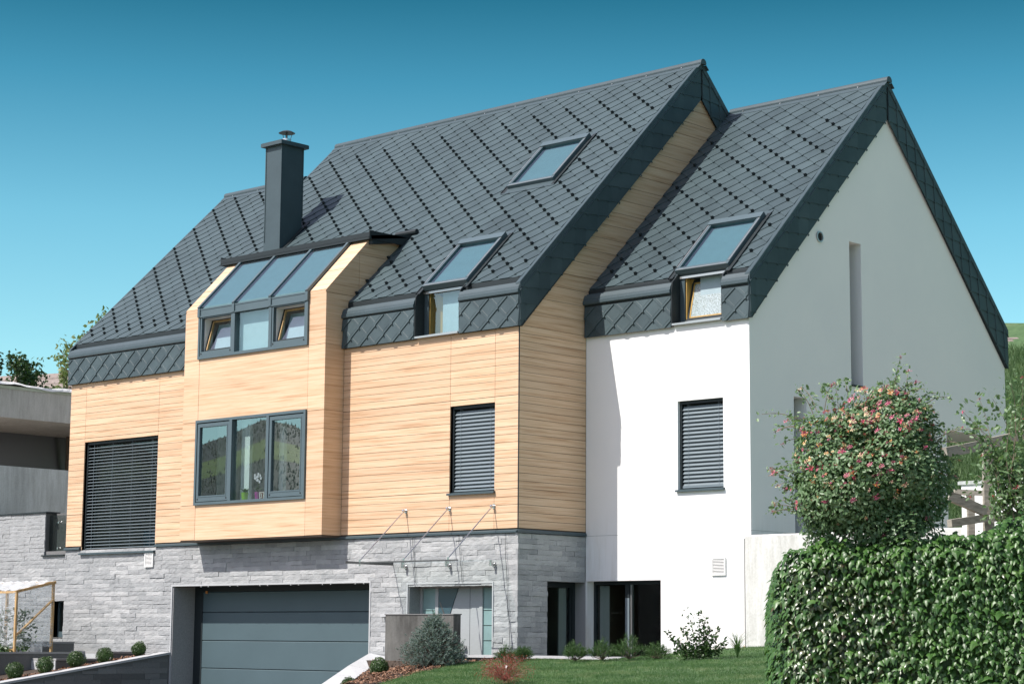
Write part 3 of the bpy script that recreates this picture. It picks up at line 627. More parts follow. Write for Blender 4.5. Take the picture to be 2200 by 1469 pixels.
def verge(x, y0, z0, y1, z1, width, sgn):
    """band of tiles down a gable edge: from the eaves corner to the ridge (sgn +1 front slope, -1 rear slope)"""
    Ln = math.hypot(y1-y0, z1-z0); U = ((0), (y1-y0)/Ln, (z1-z0)/Ln); V = (0, -U[2]*sgn, U[1]*sgn)
    def reg(q):
        q = box_region(-2, Ln+2, -width-.03, -.02)(q)
        if not q: return []
        q = q[0]                                                           # cut plumb at the ridge and at the eaves
        k = U[2]*sgn
        q = clip(q, U[1]*sgn, V[1]*sgn, (y1-.035*sgn-y0)*sgn)
        if len(q) > 2: q = clip(q, -U[1]*sgn, -V[1]*sgn, 0.0)
        return [q] if len(q) > 2 else []
    tile_field('verge_tile', O=(x, y0, z0), U=U, V=V, Nn=(1, 0, 0), ur=(-1.2, Ln+1), vr=(-width, 0), u0=.1, v0=-width-.03, region=reg)
VW = .575
verge(.062, -.05, hR, yr, zr, VW, 1); verge(.062, 2*yr+.05, hR, yr, zr, VW, -1)
verge(W+.062, d-.05, hR2, yr2, zr2, VW, 1); verge(W+.062, D+.05, 4.85, yr2, zr2, VW, -1)
def build_tiles(kind, parent_of, mats, cap=300):
    ts = sorted([t_ for t_ in tiles if t_['kind'] == kind], key=lambda t_: -t_['a']); shared = {}; rest = {}
    for i, t_ in enumerate(ts):
        par = parent_of(t_); O, U, V, Nn = t_['O'], t_['U'], t_['V'], t_['N']
        if i < cap and t_['a'] > 60:
            if t_['full'] and np.dot(np.cross(U, V), Nn) > 0:
                if 'f' not in shared:
                    vs, fs = tile_local(diamond(0, 0), (0, 0), t_['bead']); me = bpy.data.meshes.new(kind); me.from_pydata(vs, [], fs); me.materials.append(MATS[mats]); me.update(); shared['f'] = me
                o = link(kind, shared['f'], par, O+U*t_['c'][0]+V*t_['c'][1]); o.rotation_euler = Matrix((U, V, Nn)).transposed().to_euler()
            else:
                vs, fs = tile_local(t_['q'], t_['c'], t_['bead']); p = MB(); p.mesh([O+U*a+V*b_+Nn*c for a, b_, c in vs], fs); p.build(kind, mats, par)
        else:
            vs, fs = tile_local(t_['q'], t_['c'], t_['bead']); rest.setdefault(0, MB()).mesh([O+U*a+V*b_+Nn*c for a, b_, c in vs], fs)
    for p in rest.values(): tag(p.build(kind+'_field', mats, house), kind='stuff')

# fascia boards, gutters, verge boards
def gutter(mb, a, b_, y0):
    mb.prism([(a, y0+.02, 4.655), (a, y0-.045, 4.655), (a, y0-.065, 4.675), (a, y0-.065, 4.735), (a, y0-.045, 4.75), (a, y0-.035, 4.80), (a, y0-.0, 4.865), (a, y0+.035, 4.865), (a, y0+.035, 4.74), (a, y0+.02, 4.72)], (b_-a, 0, 0))
    mb.box(a, b_, y0+.036, y0+.16, 4.70, 4.735, 1); mb.box(a, b_, y0+.16, y0+.18, 4.70, 4.985, 1)  # black strips paint the shade inside the trough
    mb.prism([(a, y0+.055, 4.86), (a, y0+.075, 4.90), (a, y0+.085, 4.895), (a, y0+.065, 4.855)], (b_-a, 0, 0))
FAS = []
for a, b_, y0 in ((-L-.04, -9.97, 0), (-5.13, -2.92, 0), (-1.605, .05, 0), (.005, 2.29, d), (3.55, W+.05, d)):
    mb = MB(); mb.box(a, b_, y0-.06, y0+(.018 if y0 == 0 else -.002), hF, 4.66); FAS.append((a, b_, y0, mb.build('fascia', 'dark_metal', house)))
fascia = FAS[-1][3]
def fascia_of(t_):
    u = t_['c'][0]; return min(FAS, key=lambda f_: 100*abs(f_[2]-(t_['O'][1]+.062))+max(0, f_[0]-u, u-f_[1]))[3]
mb = MB()
for a, b_, y0 in ((-L-.05, -9.97, -.055), (-5.13, -2.915, -.055), (-1.61, .058, -.055), (.005, 2.285, d-.055), (3.555, W+.058, d-.055)):
    mb = MB(); gutter(mb, a, b_, y0); mb.build('gutter', ['trim_metal', 'black'], house)
for x, y0 in ((-L-.047, 0), (.055, 0), (W+.055, d)):
    mb = MB(); mb.box(x-.007, x+.007, y0-.075, y0-.04, hF, 4.655); mb.build('corner_profile', 'trim_metal', fascia)
mb = MB()
def verge_board(x, y0, z0, y1, z1, y2, z2, w=.75):
    mb.prism([(x, y0, hF), (x, y0, z0), (x, y1, z1), (x, y2, z2), (x, y2, hF), (x, y2-.08, hF), (x, y1, z1-w), (x, y0+.08, hF)], (-.052, 0, 0))
verge_board(.06, -.055, zroof1(-.055), yr, zr, 2*yr+.05, zroof1(-.05)); verge_board(W+.06, d-.055, zroof2(d-.055), yr2, zr2, D+.08, back2(D+.08))
verges = mb.build('verge_board', 'dark_metal', house)
mb = MB()                                                                               # metal capping along the gable edges
def rake(x0, x1, ya, yb, zf, proud=.035, drop=.13):
    mb = MB()
    mb.prism([(x0, ya, zf(ya)+.012), (x1, ya, zf(ya)+proud), (x1+.012, ya, zf(ya)+proud-.01), (x1+.012, ya, zf(ya)-drop), (x1-.006, ya, zf(ya)-drop), (x1-.006, ya, zf(ya)-.01), (x0, ya, zf(ya)-.01)], (0, yb-ya, zf(yb)-zf(ya)))
    mb.prism([(x1+.010, ya, zf(ya)-drop), (x1+.028, ya, zf(ya)-drop-.006), (x1+.028, ya, zf(ya)-drop-.018), (x1+.010, ya, zf(ya)-drop-.012)], (0, yb-ya, zf(yb)-zf(ya)))
    mb.build('verge_capping', 'trim_metal', house)
rake(-.045, .066, -.07, yr, zroof1); rake(-.045, .066, 2*yr+.05, yr, back1)
rake(W-.045, W+.066, d-.07, yr2, zroof2); rake(W-.045, W+.066, D+.08, yr2, back2)
for x0, ya, yb, zf in ((-L-.055, -.07, yl, zroof1), (-12.0, yl-.1, yr, zroof1)):
    mb = MB(); mb.prism([(x0, ya, zf(ya)+.035), (x0+.06, ya, zf(ya)+.03), (x0+.06, ya, zf(ya)-.02), (x0, ya, zf(ya)-.12)], (0, yb-ya, zf(yb)-zf(ya))); mb.build('verge_capping', 'trim_metal', house)
def ridge(x0, x1, y, z, r=.10):
    mb = MB()
    pts = [(x0, y+r*math.cos(a), z-.03+r*math.sin(a)) for a in np.linspace(-.25, math.pi+.25, 12)]; mb.prism(pts, (x1-x0, 0, 0))
    for s_ in (-1, 1): mb.prism([(x0, y+s_*.09, z-.075), (x0, y+s_*.19, z-.165), (x0, y+s_*.192, z-.15), (x0, y+s_*.095, z-.06)], (x1-x0, 0, 0))
    for x in np.arange(x0+.4, x1-.2, 1.02): mb.box(x-.012, x+.012, y-.125, y-.09, z-.075, z-.055, 1)
    mb.build('ridge_cap', ['trim_metal', 'silver_metal'], house)
ridge(-12.02, .14, yr, zr); ridge(-L-.07, -11.99, yl, zl); ridge(.1, W+.14, yr2, zr2)
build_tiles('roof_tile', lambda t_: roof if t_['O'][1] < 1 else wing_roof, 'roof_metal')
build_tiles('fascia_tile', fascia_of, 'roof_metal')
build_tiles('verge_tile', lambda t_: verges, 'roof_metal', 140)
# snow guards: small hooks on the lower tile tips, far too many and small to pick apart
mb = MB()
def guard(O, u, v):
    O = np.array(O); U = np.array((1., 0, 0)); V = np.array((0, cs, sn)); Nn = np.array((0, -sn, cs)); P = O+U*u+V*v+Nn*.015
    pt = lambda a, b_, c: P+U*a+V*b_+Nn*c
    mb.mesh([pt(-.03, -.035, 0), pt(.03, -.035, 0), pt(.03, .03, 0), pt(-.03, .03, 0), pt(-.022, -.03, .065), pt(.022, -.03, .065), pt(.022, 0, .06), pt(-.022, 0, .06)],
            [(0, 1, 5, 4), (1, 2, 6, 5), (2, 3, 7, 6), (3, 0, 4, 7), (4, 5, 6, 7)])
    for s_ in (-1, 1):
        mb.mesh([pt(s_*.03, .03, 0), pt(s_*.03+.008, .03, 0), pt(.004, .125, 0), pt(-.004, .125, 0), pt(s_*.03, .03, .008), pt(s_*.03+.008, .03, .008), pt(.004, .125, .008), pt(-.004, .125, .008)], [(4, 5, 6, 7), (0, 1, 5, 4), (1, 2, 6, 5), (3, 0, 4, 7)])
def inside(u, v, holes): return any(h[0]-.03 < u < h[1]+.03 and h[2]-.05 < v < h[3]+.05 for h in holes)
H1 = [(SKYA[0]-.12, SKYA[1]+.12, sl(SKYA[2])-.25, sl(SKYA[3])+.22), (-2.95, -1.5, -1, sl(SKYB[3])+.2), (-9.96, -5.14, -1, sl(1.86)+.06), (CHIM[0]-.08, CHIM[1]+.08, sl(CHIM[2])-.1, sl(CHIM[3])+.1)]
H2 = [(2.2, 3.62, -1, sl(SKYC[3], d-.08)+.2)]
for n in range(32):
    v = .575+HV*n; step = P_ if n < 2 else 2*P_; u0 = (-14.79-.255*n) if n < 2 else (-14.289-.255*(n-2))
    u0 -= step*40
    for k in range(120):
        u = u0+k*step; lim = -11.9 if v > SMAXL else -L+.05
        if lim < u < -.1 and not inside(u, v, H1): guard(R1F['O'], u, v)
for n in range(24):
    v = .587+HV*n; step = P_ if n < 2 else 2*P_; u0 = (.047-.255*n) if n < 2 else (.557-.255*(n-2))
    u0 -= step*40
    for k in range(90):
        u = u0+k*step
        if .08 < u < W-.08 and not inside(u, v, H2): guard(R2F['O'], u, v)
tag(mb.build('snow_guard_field', 'dark_metal', house), kind='stuff')

# skylights
def skylight(O, x0, x1, y0, y1, blind=True):
    O = np.array(O, float); U = np.array((1., 0, 0)); V = np.array((0, cs, sn)); Nn = np.array((0, -sn, cs)); s0, s1 = (y0-O[1])/cs, (y1-O[1])/cs
    def bx(mb, a0, a1, b0, b1, c0, c1, m=0): mb.obox(O+U*a0+V*b0+Nn*c0, U*(a1-a0), V*(b1-b0), Nn*(c1-c0), m)
    mb = MB(); w = .085
    bx(mb, x0, x1, s0, s0+.10, -.02, .105); bx(mb, x0, x0+w, s0+.10, s1-.15, -.02, .11); bx(mb, x1-w, x1, s0+.10, s1-.15, -.02, .11)
    bx(mb, x0-.01, x1+.01, s1-.15, s1+.02, -.02, .135)
    bx(mb, x0+.012, x0+.03, s0+.1, s1-.15, .11, .118, 1); bx(mb, x1-.03, x1-.012, s0+.1, s1-.15, .11, .118, 1); bx(mb, x0+.05, x1-.05, s0+.012, s0+.03, .105, .113, 1)
    fr = mb.build('skylight', ['frame_metal', 'silver_metal'], house)
    mb = MB(); bx(mb, x0-.10, x0-.005, s0-.16, s1+.1, .012, .032); bx(mb, x1+.005, x1+.10, s0-.16, s1+.1, .012, .032); bx(mb, x0-.10, x1+.10, s1+.03, s1+.2, .016, .03, 1)
    if blind: bx(mb, x0-.11, x1+.11, s0-.2, s0-.005, .02, .03, 1)
    bx(mb, x0-.118, x0-.098, s0-.16, s1+.1, .02, .05); bx(mb, x1+.098, x1+.118, s0-.16, s1+.1, .02, .05)
    mb.build('flashing', ['dark_metal', 'trim_metal'], fr)
    mb = MB(); bx(mb, x0+w, x1-w, s0+.10, s1-.15, .07, .078); mb.build('pane', 'roof_glass', fr)
    mb = MB(); bx(mb, x0+w, x1-w, s0+.10, s1-.15, .004, .012); mb.build('blind', 'blind_fabric', fr)
skylight(R1F['O'], *SKYA); skylight(R1F['O'], *SKYB, blind=False); skylight(R2F['O'], *SKYC, blind=False)

# windows set in the eaves below the two lower skylights
def eaves_window(x0, x1, y0, zf, tilted):
    yw = y0+.20
    for x, e in ((x0-.015, .03), (x1-.015, .03)):
        ytop = y0+1.2; mb = MB()
        mb.prism([(x, y0-.068, hF), (x, y0-.075, 4.69), (x, y0-.05, zf(y0-.05)+.03), (x, ytop, zf(ytop)+.02), (x, ytop, zf(ytop)-.5), (x, y0+.30, hF)], (e, 0, 0)); mb.build('window_cheek', 'dark_metal', house)
    mb = MB(); zt = 5.03; zb = 4.06
    mb.box(x0+.015, x1-.015, yw, yw+.3, zt-.04, zt+.06); mb.box(x0+.015, x1-.015, y0+.13, y0+.45, zt+.06, zf(y0+.2)-.02)
    mb.box(x0+.015, x1-.015, y0+.17, y0+.21, zt-.05, zt-.005, 1)
    mb.box(x0+.015, x0+.13, yw, yw+.08, zb, zt-.04); mb.box(x1-.06, x1-.015, yw, yw+.08, zb, zt-.04); mb.box(x0+.13, x1-.06, yw, yw+.08, zb, zb+.06, 1)
    fr = mb.build('window_frame', ['trim_metal', 'silver_metal'], house)
    mb = MB(); mb.box(x0+.03, x1-.02, y0-.10, yw+.02, hF+.012, hF+.05); mb.build('sill', 'silver_metal', fr)
    mb = MB(); mb.box(x0+.131, x0+.16, yw+.03, yw+.3, zb, zt-.03); mb.prism([(x0+.16, yw+.20, zb), (x0+.40, yw+.32, zb), (x0+.40, yw+.32, zt-.2), (x0+.16, yw+.20, zt)], (0, .02, 0)); mb.box(x0+.40, x1-.02, yw+.16, yw+.18, zb-.1, zt, 1); mb.build('wood_lining', ['yellow_wood', 'pale_blind'], fr)
    if not tilted:
        mb = MB(); mb.box(x0+.13, x1-.06, yw+.03, yw+.038, zb+.06, zt-.04); mb.build('pane', 'window_glass', fr)
    else:
        A = np.array((x0+.14, yw+.02, zb+.06)); U = np.array((x1-.07-x0-.14, 0, 0)); V = np.array((0, .20, .86)); Nn = unit(np.cross(U, V))
        sash = MB(); w = .06; e1 = unit(U); e2 = unit(V); lu, lv = np.linalg.norm(U), np.linalg.norm(V)
        for a, b_, c, dd in ((0, lu, 0, w), (0, lu, lv-w, lv), (0, w, w, lv-w), (lu-w, lu, w, lv-w)): sash.obox(A+e1*a+e2*c, e1*(b_-a), e2*(dd-c), -Nn*.05)
        for a, b_, c, dd in ((w, lu-w, w, w+.03), (w, lu-w, lv-w-.03, lv-w), (w, w+.03, w, lv-w)): sash.obox(A+e1*a+e2*c-Nn*.01, e1*(b_-a), e2*(dd-c), -Nn*.03, 1)
        so = sash.build('tilted_sash', ['dark_metal', 'yellow_wood'], fr)
        mb = MB(); mb.obox(A+e1*w+e2*w-Nn*.02, e1*(lu-2*w), e2*(lv-2*w), -Nn*.008); mb.build('pane', 'pattern_glass', fr)
eaves_window(-2.91, -1.612, 0.0, zroof1, False); eaves_window(2.295, 3.545, d, zroof2, True)

# chimney
x0, x1, y0, y1 = CHIM; mb = MB(); zb = zroof1(y0)-.1
mb.prism([(x0, y0, zb), (x1, y0, zb), (x1, y1, zb), (x0, y1, zb)], (0, 0, 9.70-zb)); mb.box(x0-.012, x1+.012, y0-.012, y1+.012, zb, zroof1(y0)+.30)
for x, y in ((x0, y0), (x1, y0), (x1, y1)): mb.box(x-.014, x+.014, y-.014, y+.014, zroof1(y)+.3, 9.70)
ch = mb.build('chimney', 'trim_metal', house)
mb = MB(); mb.box(x0-.10, x1+.10, y0-.10, y1+.10, 9.70, 9.79); mb.box(x0-.085, x1+.085, y0-.085, y1+.085, 9.79, 9.80); mb.build('chimney_cap', 'trim_metal', ch)
cx, cy = (x0+x1)/2+.06, (y0+y1)/2; mb = MB(); mb.cyl((cx, cy, 9.80), (cx, cy, 9.92), .105, n=20); mb.cyl((cx, cy, 9.90), (cx, cy, 9.925), .112, n=20); fl = mb.build('flue', 'steel', ch, smooth=False)
mb = MB(); mb.lathe((cx, cy, 10.07), [(.20, 0), (.205, .004), (.12, .05), (.0, .085)], 24); mb.lathe((cx, cy, 10.068), [(.0, .0), (.20, 0)], 24)
for a in (.5, 2.6, 4.7): mb.beam((cx+.09*math.cos(a), cy+.09*math.sin(a), 9.9), (cx+.15*math.cos(a), cy+.15*math.sin(a), 10.08), .02, .006)
mb.cyl((cx, cy, 9.92), (cx, cy, 10.08), .02); mb.build('cowl', 'stainless_dark', ch)
V = np.array((0, cs, sn)); Nn = np.array((0, -sn, cs)); O = np.array(R1F['O'])
for a, b_ in ((x0-.14, x0-.0), (x1+.0, x1+.14)): mb = MB(); mb.obox(O+np.array((a, 0, 0))+V*(sl(y0)-.1)+Nn*.02, (b_-a, 0, 0), V*1.3, Nn*.02); mb.build('chimney_flashing', 'dark_metal', ch)

# ------------------------------------------------------------------ bay window
YB, BX0, BX1 = -.548, -9.965, -5.142
mb = MB()
for x, e in ((BX0+.022, .2), (BX1-.022, -.2)):
    mb.prism([(x, YB+.022, -.02), (x, YB+.022, 5.24), (x, .70, 6.50), (x, 1.84, 6.68), (x, 1.84, 6.4), (x, .30, 4.9), (x, .30, -.02)], (e, 0, 0))
LW, UW = (-9.445, -5.69, .77, 2.69), (-9.45, -5.687, 4.09, 5.25)
for a, b_, z0, z1 in cells(BX0+.22, BX1-.22, -.02, 4.1, [(LW[0]+.03, LW[1]-.03, LW[2]+.03, LW[3]-.03)]): mb.box(a, b_, YB+.022, YB+.14, z0, z1)
mb.box(BX0+.01, BX1-.01, YB+.02, .02, -.04, -.02)
bay = mb.build('bay', 'backing', house)
def panel(pts, ext): return plank(pts, ext, bay, 'panel')
Zs = [-.012, .771, 2.252, 2.654, 4.075, 5.25]
for (a, b_) in ((BX0, -9.42), (-5.684, BX1)):
    for z0, z1 in zip(Zs, Zs[1:]): panel([(a+.003, YB, z0+.004), (b_-.003, YB, z0+.004), (b_-.003, YB, z1-.004), (a+.003, YB, z1-.004)], (0, .02, 0))
for z0, z1 in ((-.012, .775), (2.685, 4.095)): panel([(-9.414, YB+.002, z0), (-5.690, YB+.002, z0), (-5.690, YB+.002, z1-.004), (-9.414, YB+.002, z1-.004)], (0, .02, 0))
sv = np.array((0, 1.252, 1.282)); sv_l = np.linalg.norm(sv); svu = sv/sv_l; svn = np.array((0, -svu[2], svu[1]))
for (a, b_) in ((BX0, -9.455), (-5.684, BX1)):
    for t0, t1 in ((.005, .70), (.71, sv_l+.02)):
        o = np.array((a+.003, YB, 5.256)); panel([o+svu*t0, o+svu*t0+np.array((b_-a-.006, 0, 0)), o+svu*t1+np.array((b_-a-.006, 0, 0)), o+svu*t1], -svn*.02)
side = [(YB, -.012), (YB, 5.25), (.704, 6.545), (1.80, 6.74), (1.80, 6.5), (0.02, 4.86), (0.02, -.012)]
sidec = [(YB, -.012), (YB, 5.25), (.704, 6.545), (1.80, 6.74), (.02, 4.6), (.02, -.012)]
def side_panel(pg):
    if len(pg) > 2 and area2(pg) > .01:
        for x, e in ((BX1, -.02), (BX0, .02)): panel([(x, y, z) for y, z in pg], (e, 0, 0))
low = [(YB+.004, -.012), (YB+.004, 5.19), (.36, 5.19), (0.0, 4.75), (0.0, -.012)]
for z0, z1 in zip([-.012, .771, 2.252, 2.654, 4.075], [.771, 2.252, 2.654, 4.075, 5.19]): side_panel(clip(clip(low, 0, -1, -(z0+.003)), 0, 1, z1-.003))
upq = [(YB+.0, 5.196), (YB, 5.25), (.704, 6.53), (1.80, 6.72), (1.80, 6.5), (.30, 5.0)]
up = [(YB, 5.196), (YB, 5.25), (.704, 6.53), (1.80, 6.72), (.36, 5.196)]
side_panel(clip(clip(up, 0, 1, 6.14), 1, 0, .40)); side_panel(clip(clip(up, 0, 1, 6.14), -1, 0, -.408)); side_panel(clip(up, 0, -1, -6.147))
mb = MB()                                                                               # roof sheet over the bay with its gutter
mb.prism([(-10.13, .60, 6.58), (-10.13, 1.95, 6.80), (-10.13, 1.95, 6.72), (-10.13, .62, 6.50)], (5.13, 0, 0))
mb.box(-10.12, -5.01, .555, .64, 6.555, 6.655); mb.box(-5.03, -5.0, .56, 1.9, 6.5, 6.69); mb.prism([(-10.12, .56, 6.50), (-10.12, .56, 6.56), (-10.12, .70, 6.56)], (5.11, 0, 0))
mb.prism([(-5.14, .66, 6.53), (-5.14, 1.85, 6.73), (-5.14, 1.85, 6.60), (-5.14, .66, 6.40)], (.12, 0, 0)); mb.cyl((-5.5, 1.86, 6.84), (-4.85, 1.86, 6.84), .06, n=10)
mb.box(-10.14, -10.11, .56, 1.9, 6.5, 6.7)
mb.build('bay_roof', 'dark_metal', bay)
XM = (-8.195, -6.935)
def rect_frame(mb, x0, x1, z0, z1, y0, y1, w, wb=None, wt=None, m=0):
    wb = wb or w; wt = wt or w
    mb.box(x0, x1, y0, y1, z0, z0+wb, m); mb.box(x0, x1, y0, y1, z1-wt, z1, m); mb.box(x0, x0+w, y0, y1, z0+wb, z1-wt, m); mb.box(x1-w, x1, y0, y1, z0+wb, z1-wt, m)
# lower three-part window
mb = MB(); x0, x1, z0, z1 = LW; rect_frame(mb, x0, x1, z0, z1, YB-.045, YB+.13, .06)
for x in XM: mb.box(x-.045, x+.045, YB-.045, YB+.13, z0+.06, z1-.06)
lwf = mb.build('window_frame', 'frame_metal', bay)
for a, b_, sash in ((x0+.06, XM[0]-.045, 1), (XM[0]+.045, XM[1]-.045, 0), (XM[1]+.045, x1-.06, 1)):
    if sash:
        mb = MB(); rect_frame(mb, a+.02, b_-.012, z0+.075, z1-.085, YB-.035, YB+.06, .085, .13, .085); rect_frame(mb, a+.075, b_-.067, z0+.175, z1-.14, YB-.042, YB-.03, .025)
        for xx in (a+.07, b_-.065): mb.cyl((xx, YB-.042, z0+.13), (xx, YB-.03, z0+.13), .018, n=8, m=1)
        so = mb.build('sash', ['frame_metal', 'black'], lwf)
        mb = MB(); mb.box(a+.10, b_-.095, YB+.0, YB+.012, z0+.19, z1-.16); mb.build('pane', 'mirror_glass', lwf)
    else:
        mb = MB(); mb.box(a, b_, YB+.03, YB+.042, z0+.06, z1-.06); mb.build('pane', 'mirror_glass', lwf)
mb = MB(); mb.box(x0+.1, x1-.1, YB+.14, .25, z0+.02, z0+.06); mb.build('window_board', 'plaster', bay)
mb = MB(); mb.box(-8.15, -7.86, -.30, -.22, z0+.06, z1+.1); mb.box(-6.86, -6.7, -.30, -.22, z0+.06, z1+.1); mb.build('curtain', 'white_fabric', bay)
# upper window: two tilted sashes, fixed pane, sloping glass above
mb = MB(); x0, x1, z0, z1 = UW; rect_frame(mb, x0, x1, z0, z1, YB-.045, YB+.12, .06, .065, .19)
mb.box(x0, x1, YB-.06, YB-.02, z1-.20, z1-.17); mb.box(x0, x1, YB-.055, YB-.02, z1-.03, z1-.0)
for x in XM: mb.box(x-.045, x+.045, YB-.045, YB+.12, z0+.065, z1-.19)
A0 = np.array((0, YB-.045, z1))
for x in (x0+.03, XM[0], XM[1], x1-.03): mb.obox(A0+np.array((x-.035, 0, -.01)), (.07, 0, 0), svu*(sv_l+.03), svn*.06)
for x in (x0+.03, XM[0], XM[1], x1-.03): mb.box(x-.04, x+.04, YB-.07, YB-.03, z1-.19, z1+.03)
uwf = mb.build('window_frame', 'frame_metal', bay)
xs = [x0+.03, XM[0], XM[1], x1-.03]
for a, b_ in zip(xs, xs[1:]):
    mb = MB(); mb.obox(A0+np.array((a+.035, 0, 0))+svn*.02+svu*.02, (b_-a-.07, 0, 0), svu*(sv_l-.0), svn*.012); mb.build('roof_pane', 'roof_glass', uwf)
mb = MB(); mb.obox(A0+np.array((x0+.02, 0, 0))-svn*.03+svu*.03, (x1-x0-.04, 0, 0), svu*(sv_l-.03), -svn*.01); mb.build('blind', 'blind_fabric', uwf)
for i, (a, b_) in enumerate(((x0+.06, XM[0]-.045), (XM[0]+.045, XM[1]-.045), (XM[1]+.045, x1-.06))):
    zb, zt = z0+.065, z1-.19
    if i == 1:
        mb = MB(); mb.box(a, b_, YB+.03, YB+.042, zb, zt); mb.build('pane', 'window_glass', uwf)
        mb = MB(); mb.box(a-.02, b_+.02, YB+.15, YB+.16, zb-.05, zt+.1); mb.build('curtain', 'pale_blind', uwf); continue
    mb = MB(); rect_frame(mb, a+.015, b_-.01, zb+.0, zt-.01, YB-.035, YB+.05, .045, .10, .03)
    for xx in (a+.06, b_-.06): mb.cyl((xx, YB-.042, zb+.055), (xx, YB-.03, zb+.055), .018, n=8, m=1)
    mb.box(a+.06, a+.075, YB+.05, YB+.28, zb+.1, zt-.04, 2); mb.box(a+.06, b_-.05, YB+.05, YB+.30, zt-.05, zt-.04, 2)
    mb.build('fixed_frame', ['frame_metal', 'black', 'white_plastic'], uwf)
    o = np.array((a+.07, YB+.045, zb+.10)); U = np.array((b_-a-.13, 0, 0)); V = np.array((0, .215, .80)); e1, e2 = unit(U), unit(V); n_ = np.cross(e1, e2); lu, lv = np.linalg.norm(U), np.linalg.norm(V)
    mb = MB()
    for p0, p1, q0, q1 in ((0, lu, 0, .05), (0, lu, lv-.07, lv), (0, .06, .05, lv-.07), (lu-.05, lu, .05, lv-.07)): mb.obox(o+e1*p0+e2*q0, e1*(p1-p0), e2*(q1-q0), -n_*.06)
    for p0, p1, q0, q1 in ((.06, lu-.05, lv-.10, lv-.07), (.06, .085, .05, lv-.1)): mb.obox(o+e1*p0+e2*q0+n_*.002, e1*(p1-p0), e2*(q1-q0), -n_*.05, 1)
    mb.build('tilted_sash', ['dark_metal', 'raw_timber'], uwf)
    mb = MB(); mb.obox(o+e1*.085+e2*.05-n_*.02, e1*(lu-.135), e2*(lv-.15), -n_*.01); mb.build('pane', 'window_glass', uwf)
    mb = MB(); mb.obox(o+e1*.085+e2*.05-n_*.16, e1*(lu-.135), e2*(lv-.15), -n_*.01); mb.build('curtain', 'pale_blind', uwf)

# ------------------------------------------------------------------ windows with outside blinds
def slat_window(x0, x1, z0, z1, y0, pitch, tilt, depth, n_top, sill=True):
    """window with horizontal outside slats; the slats are sub-parts"""
    yb = y0+.12
    mb = MB(); rect_frame(mb, x0+.005, x1-.005, z0+.03, z1, yb+.10, yb+.16, .07); mb.box(x0, x0+.045, yb-.045, yb+.045, z0+.02, z1); mb.box(x1-.045, x1, yb-.045, yb+.045, z0+.02, z1)
    mb.box(x0+.05, x1-.05, yb-.06, yb+.06, z1-.06, z1-.002)
    fr = mb.build('blind_window', 'dark_metal', house)
    mb = MB(); mb.box(x0+.07, x1-.07, yb+.12, yb+.13, z0+.1, z1-.07); mb.build('pane', 'dark_glass', fr)
    if sill:
        mb = MB(); mb.prism([(x0-.03, y0-.06, z0-.005), (x0-.03, y0+.2, z0+.035), (x0-.03, y0+.2, z0), (x0-.03, y0-.06, z0-.045)], (x1-x0+.06, 0, 0)); mb.build('sill', 'trim_metal', fr)
    prof = [(-.5, -.10), (-.36, .06), (0, .13), (.36, .06), (.5, -.10)]; c, s_ = math.cos(tilt), math.sin(tilt)
    def slat_mesh():
        p = MB(); pts = [(y*depth*c+z*depth*s_*.5, -y*depth*-s_+z*depth*c*.5) for y, z in prof]
        for (ya, za), (yb_, zb_) in zip(pts, pts[1:]):
            q = [(x0+.05, yb+ya, za), (x1-.05, yb+ya, za), (x1-.05, yb+yb_, zb_), (x0+.05, yb+yb_, zb_)]
            p.poly(q); p.poly([(a, b_, z-.003) for a, b_, z in q[::-1]])
        p.poly([(x0+.05, yb+pts[0][0], pts[0][1]), (x1-.05, yb+pts[0][0], pts[0][1]), (x1-.05, yb+pts[0][0], pts[0][1]-.003), (x0+.05, yb+pts[0][0], pts[0][1]-.003)])
        return p
    zz = z1-.10-pitch*.5; first = None; WOz = WO[fr]
    while zz > z0+.07:
        if first is None:
            first = slat_mesh(); o0 = first.build('slat', 'slat_metal', fr, origin=(WOz.x, WOz.y, 0)); me = o0.data; o0.location.z = zz-WOz.z; WO[o0] = Vector((WOz.x, WOz.y, zz))
        else:
            o = o0.copy(); COL.objects.link(o); o.parent = fr; o.location = Vector((0, 0, zz-WOz.z))
        zz -= pitch
    mb = MB(); mb.box(x0+.05, x1-.05, yb-.03, yb+.03, z0+.035, z0+.07)
    for t_ in ((.17, .84) if x1-x0 < 2 else (.1, .36, .63, .9)):
        for yy in (yb-depth*.5*c-.004, yb+depth*.5*c+.003): mb.box(x0+(x1-x0)*t_-.003, x0+(x1-x0)*t_+.003, yy, yy+.002, z0+.05, z1-.05)
    mb.build('bottom_rail', 'slat_metal', fr)
    return fr
slat_window(*SMALL, 0.0, .0785, math.radians(60), .088, 2)
bw = slat_window(-14.50, -11.595, -.17, 2.535, 0.0, .0765, math.radians(14), .08, 2)
WWIN = (2.385, 3.505, .755, 2.503)
slat_window(*WWIN, d, .0785, math.radians(60), .088, 2)
# things seen through the open slats
mb = MB(); mb.box(-13.9, -12.9, 1.4, 1.44, -.1, .40); tag(mb.build('storage_box', 'blue_plastic', origin=(-13.4, 1.4, -.1)), 'blue box standing low behind the open slats of the big window', 'box')
mb = MB(); mb.box(-14.0, -12.9, 2.2, 2.24, 1.75, 2.35); tag(mb.build('wall_picture', 'poster_print', origin=(-13.5, 2.2, 1.75)), 'pale picture on the wall behind the slats of the big window', 'picture')
mb = MB(); mb.box(-14.0, -13.0, 2.4, 2.5, -.1, 1.6); mb.build('inner_door', 'plaster', house)

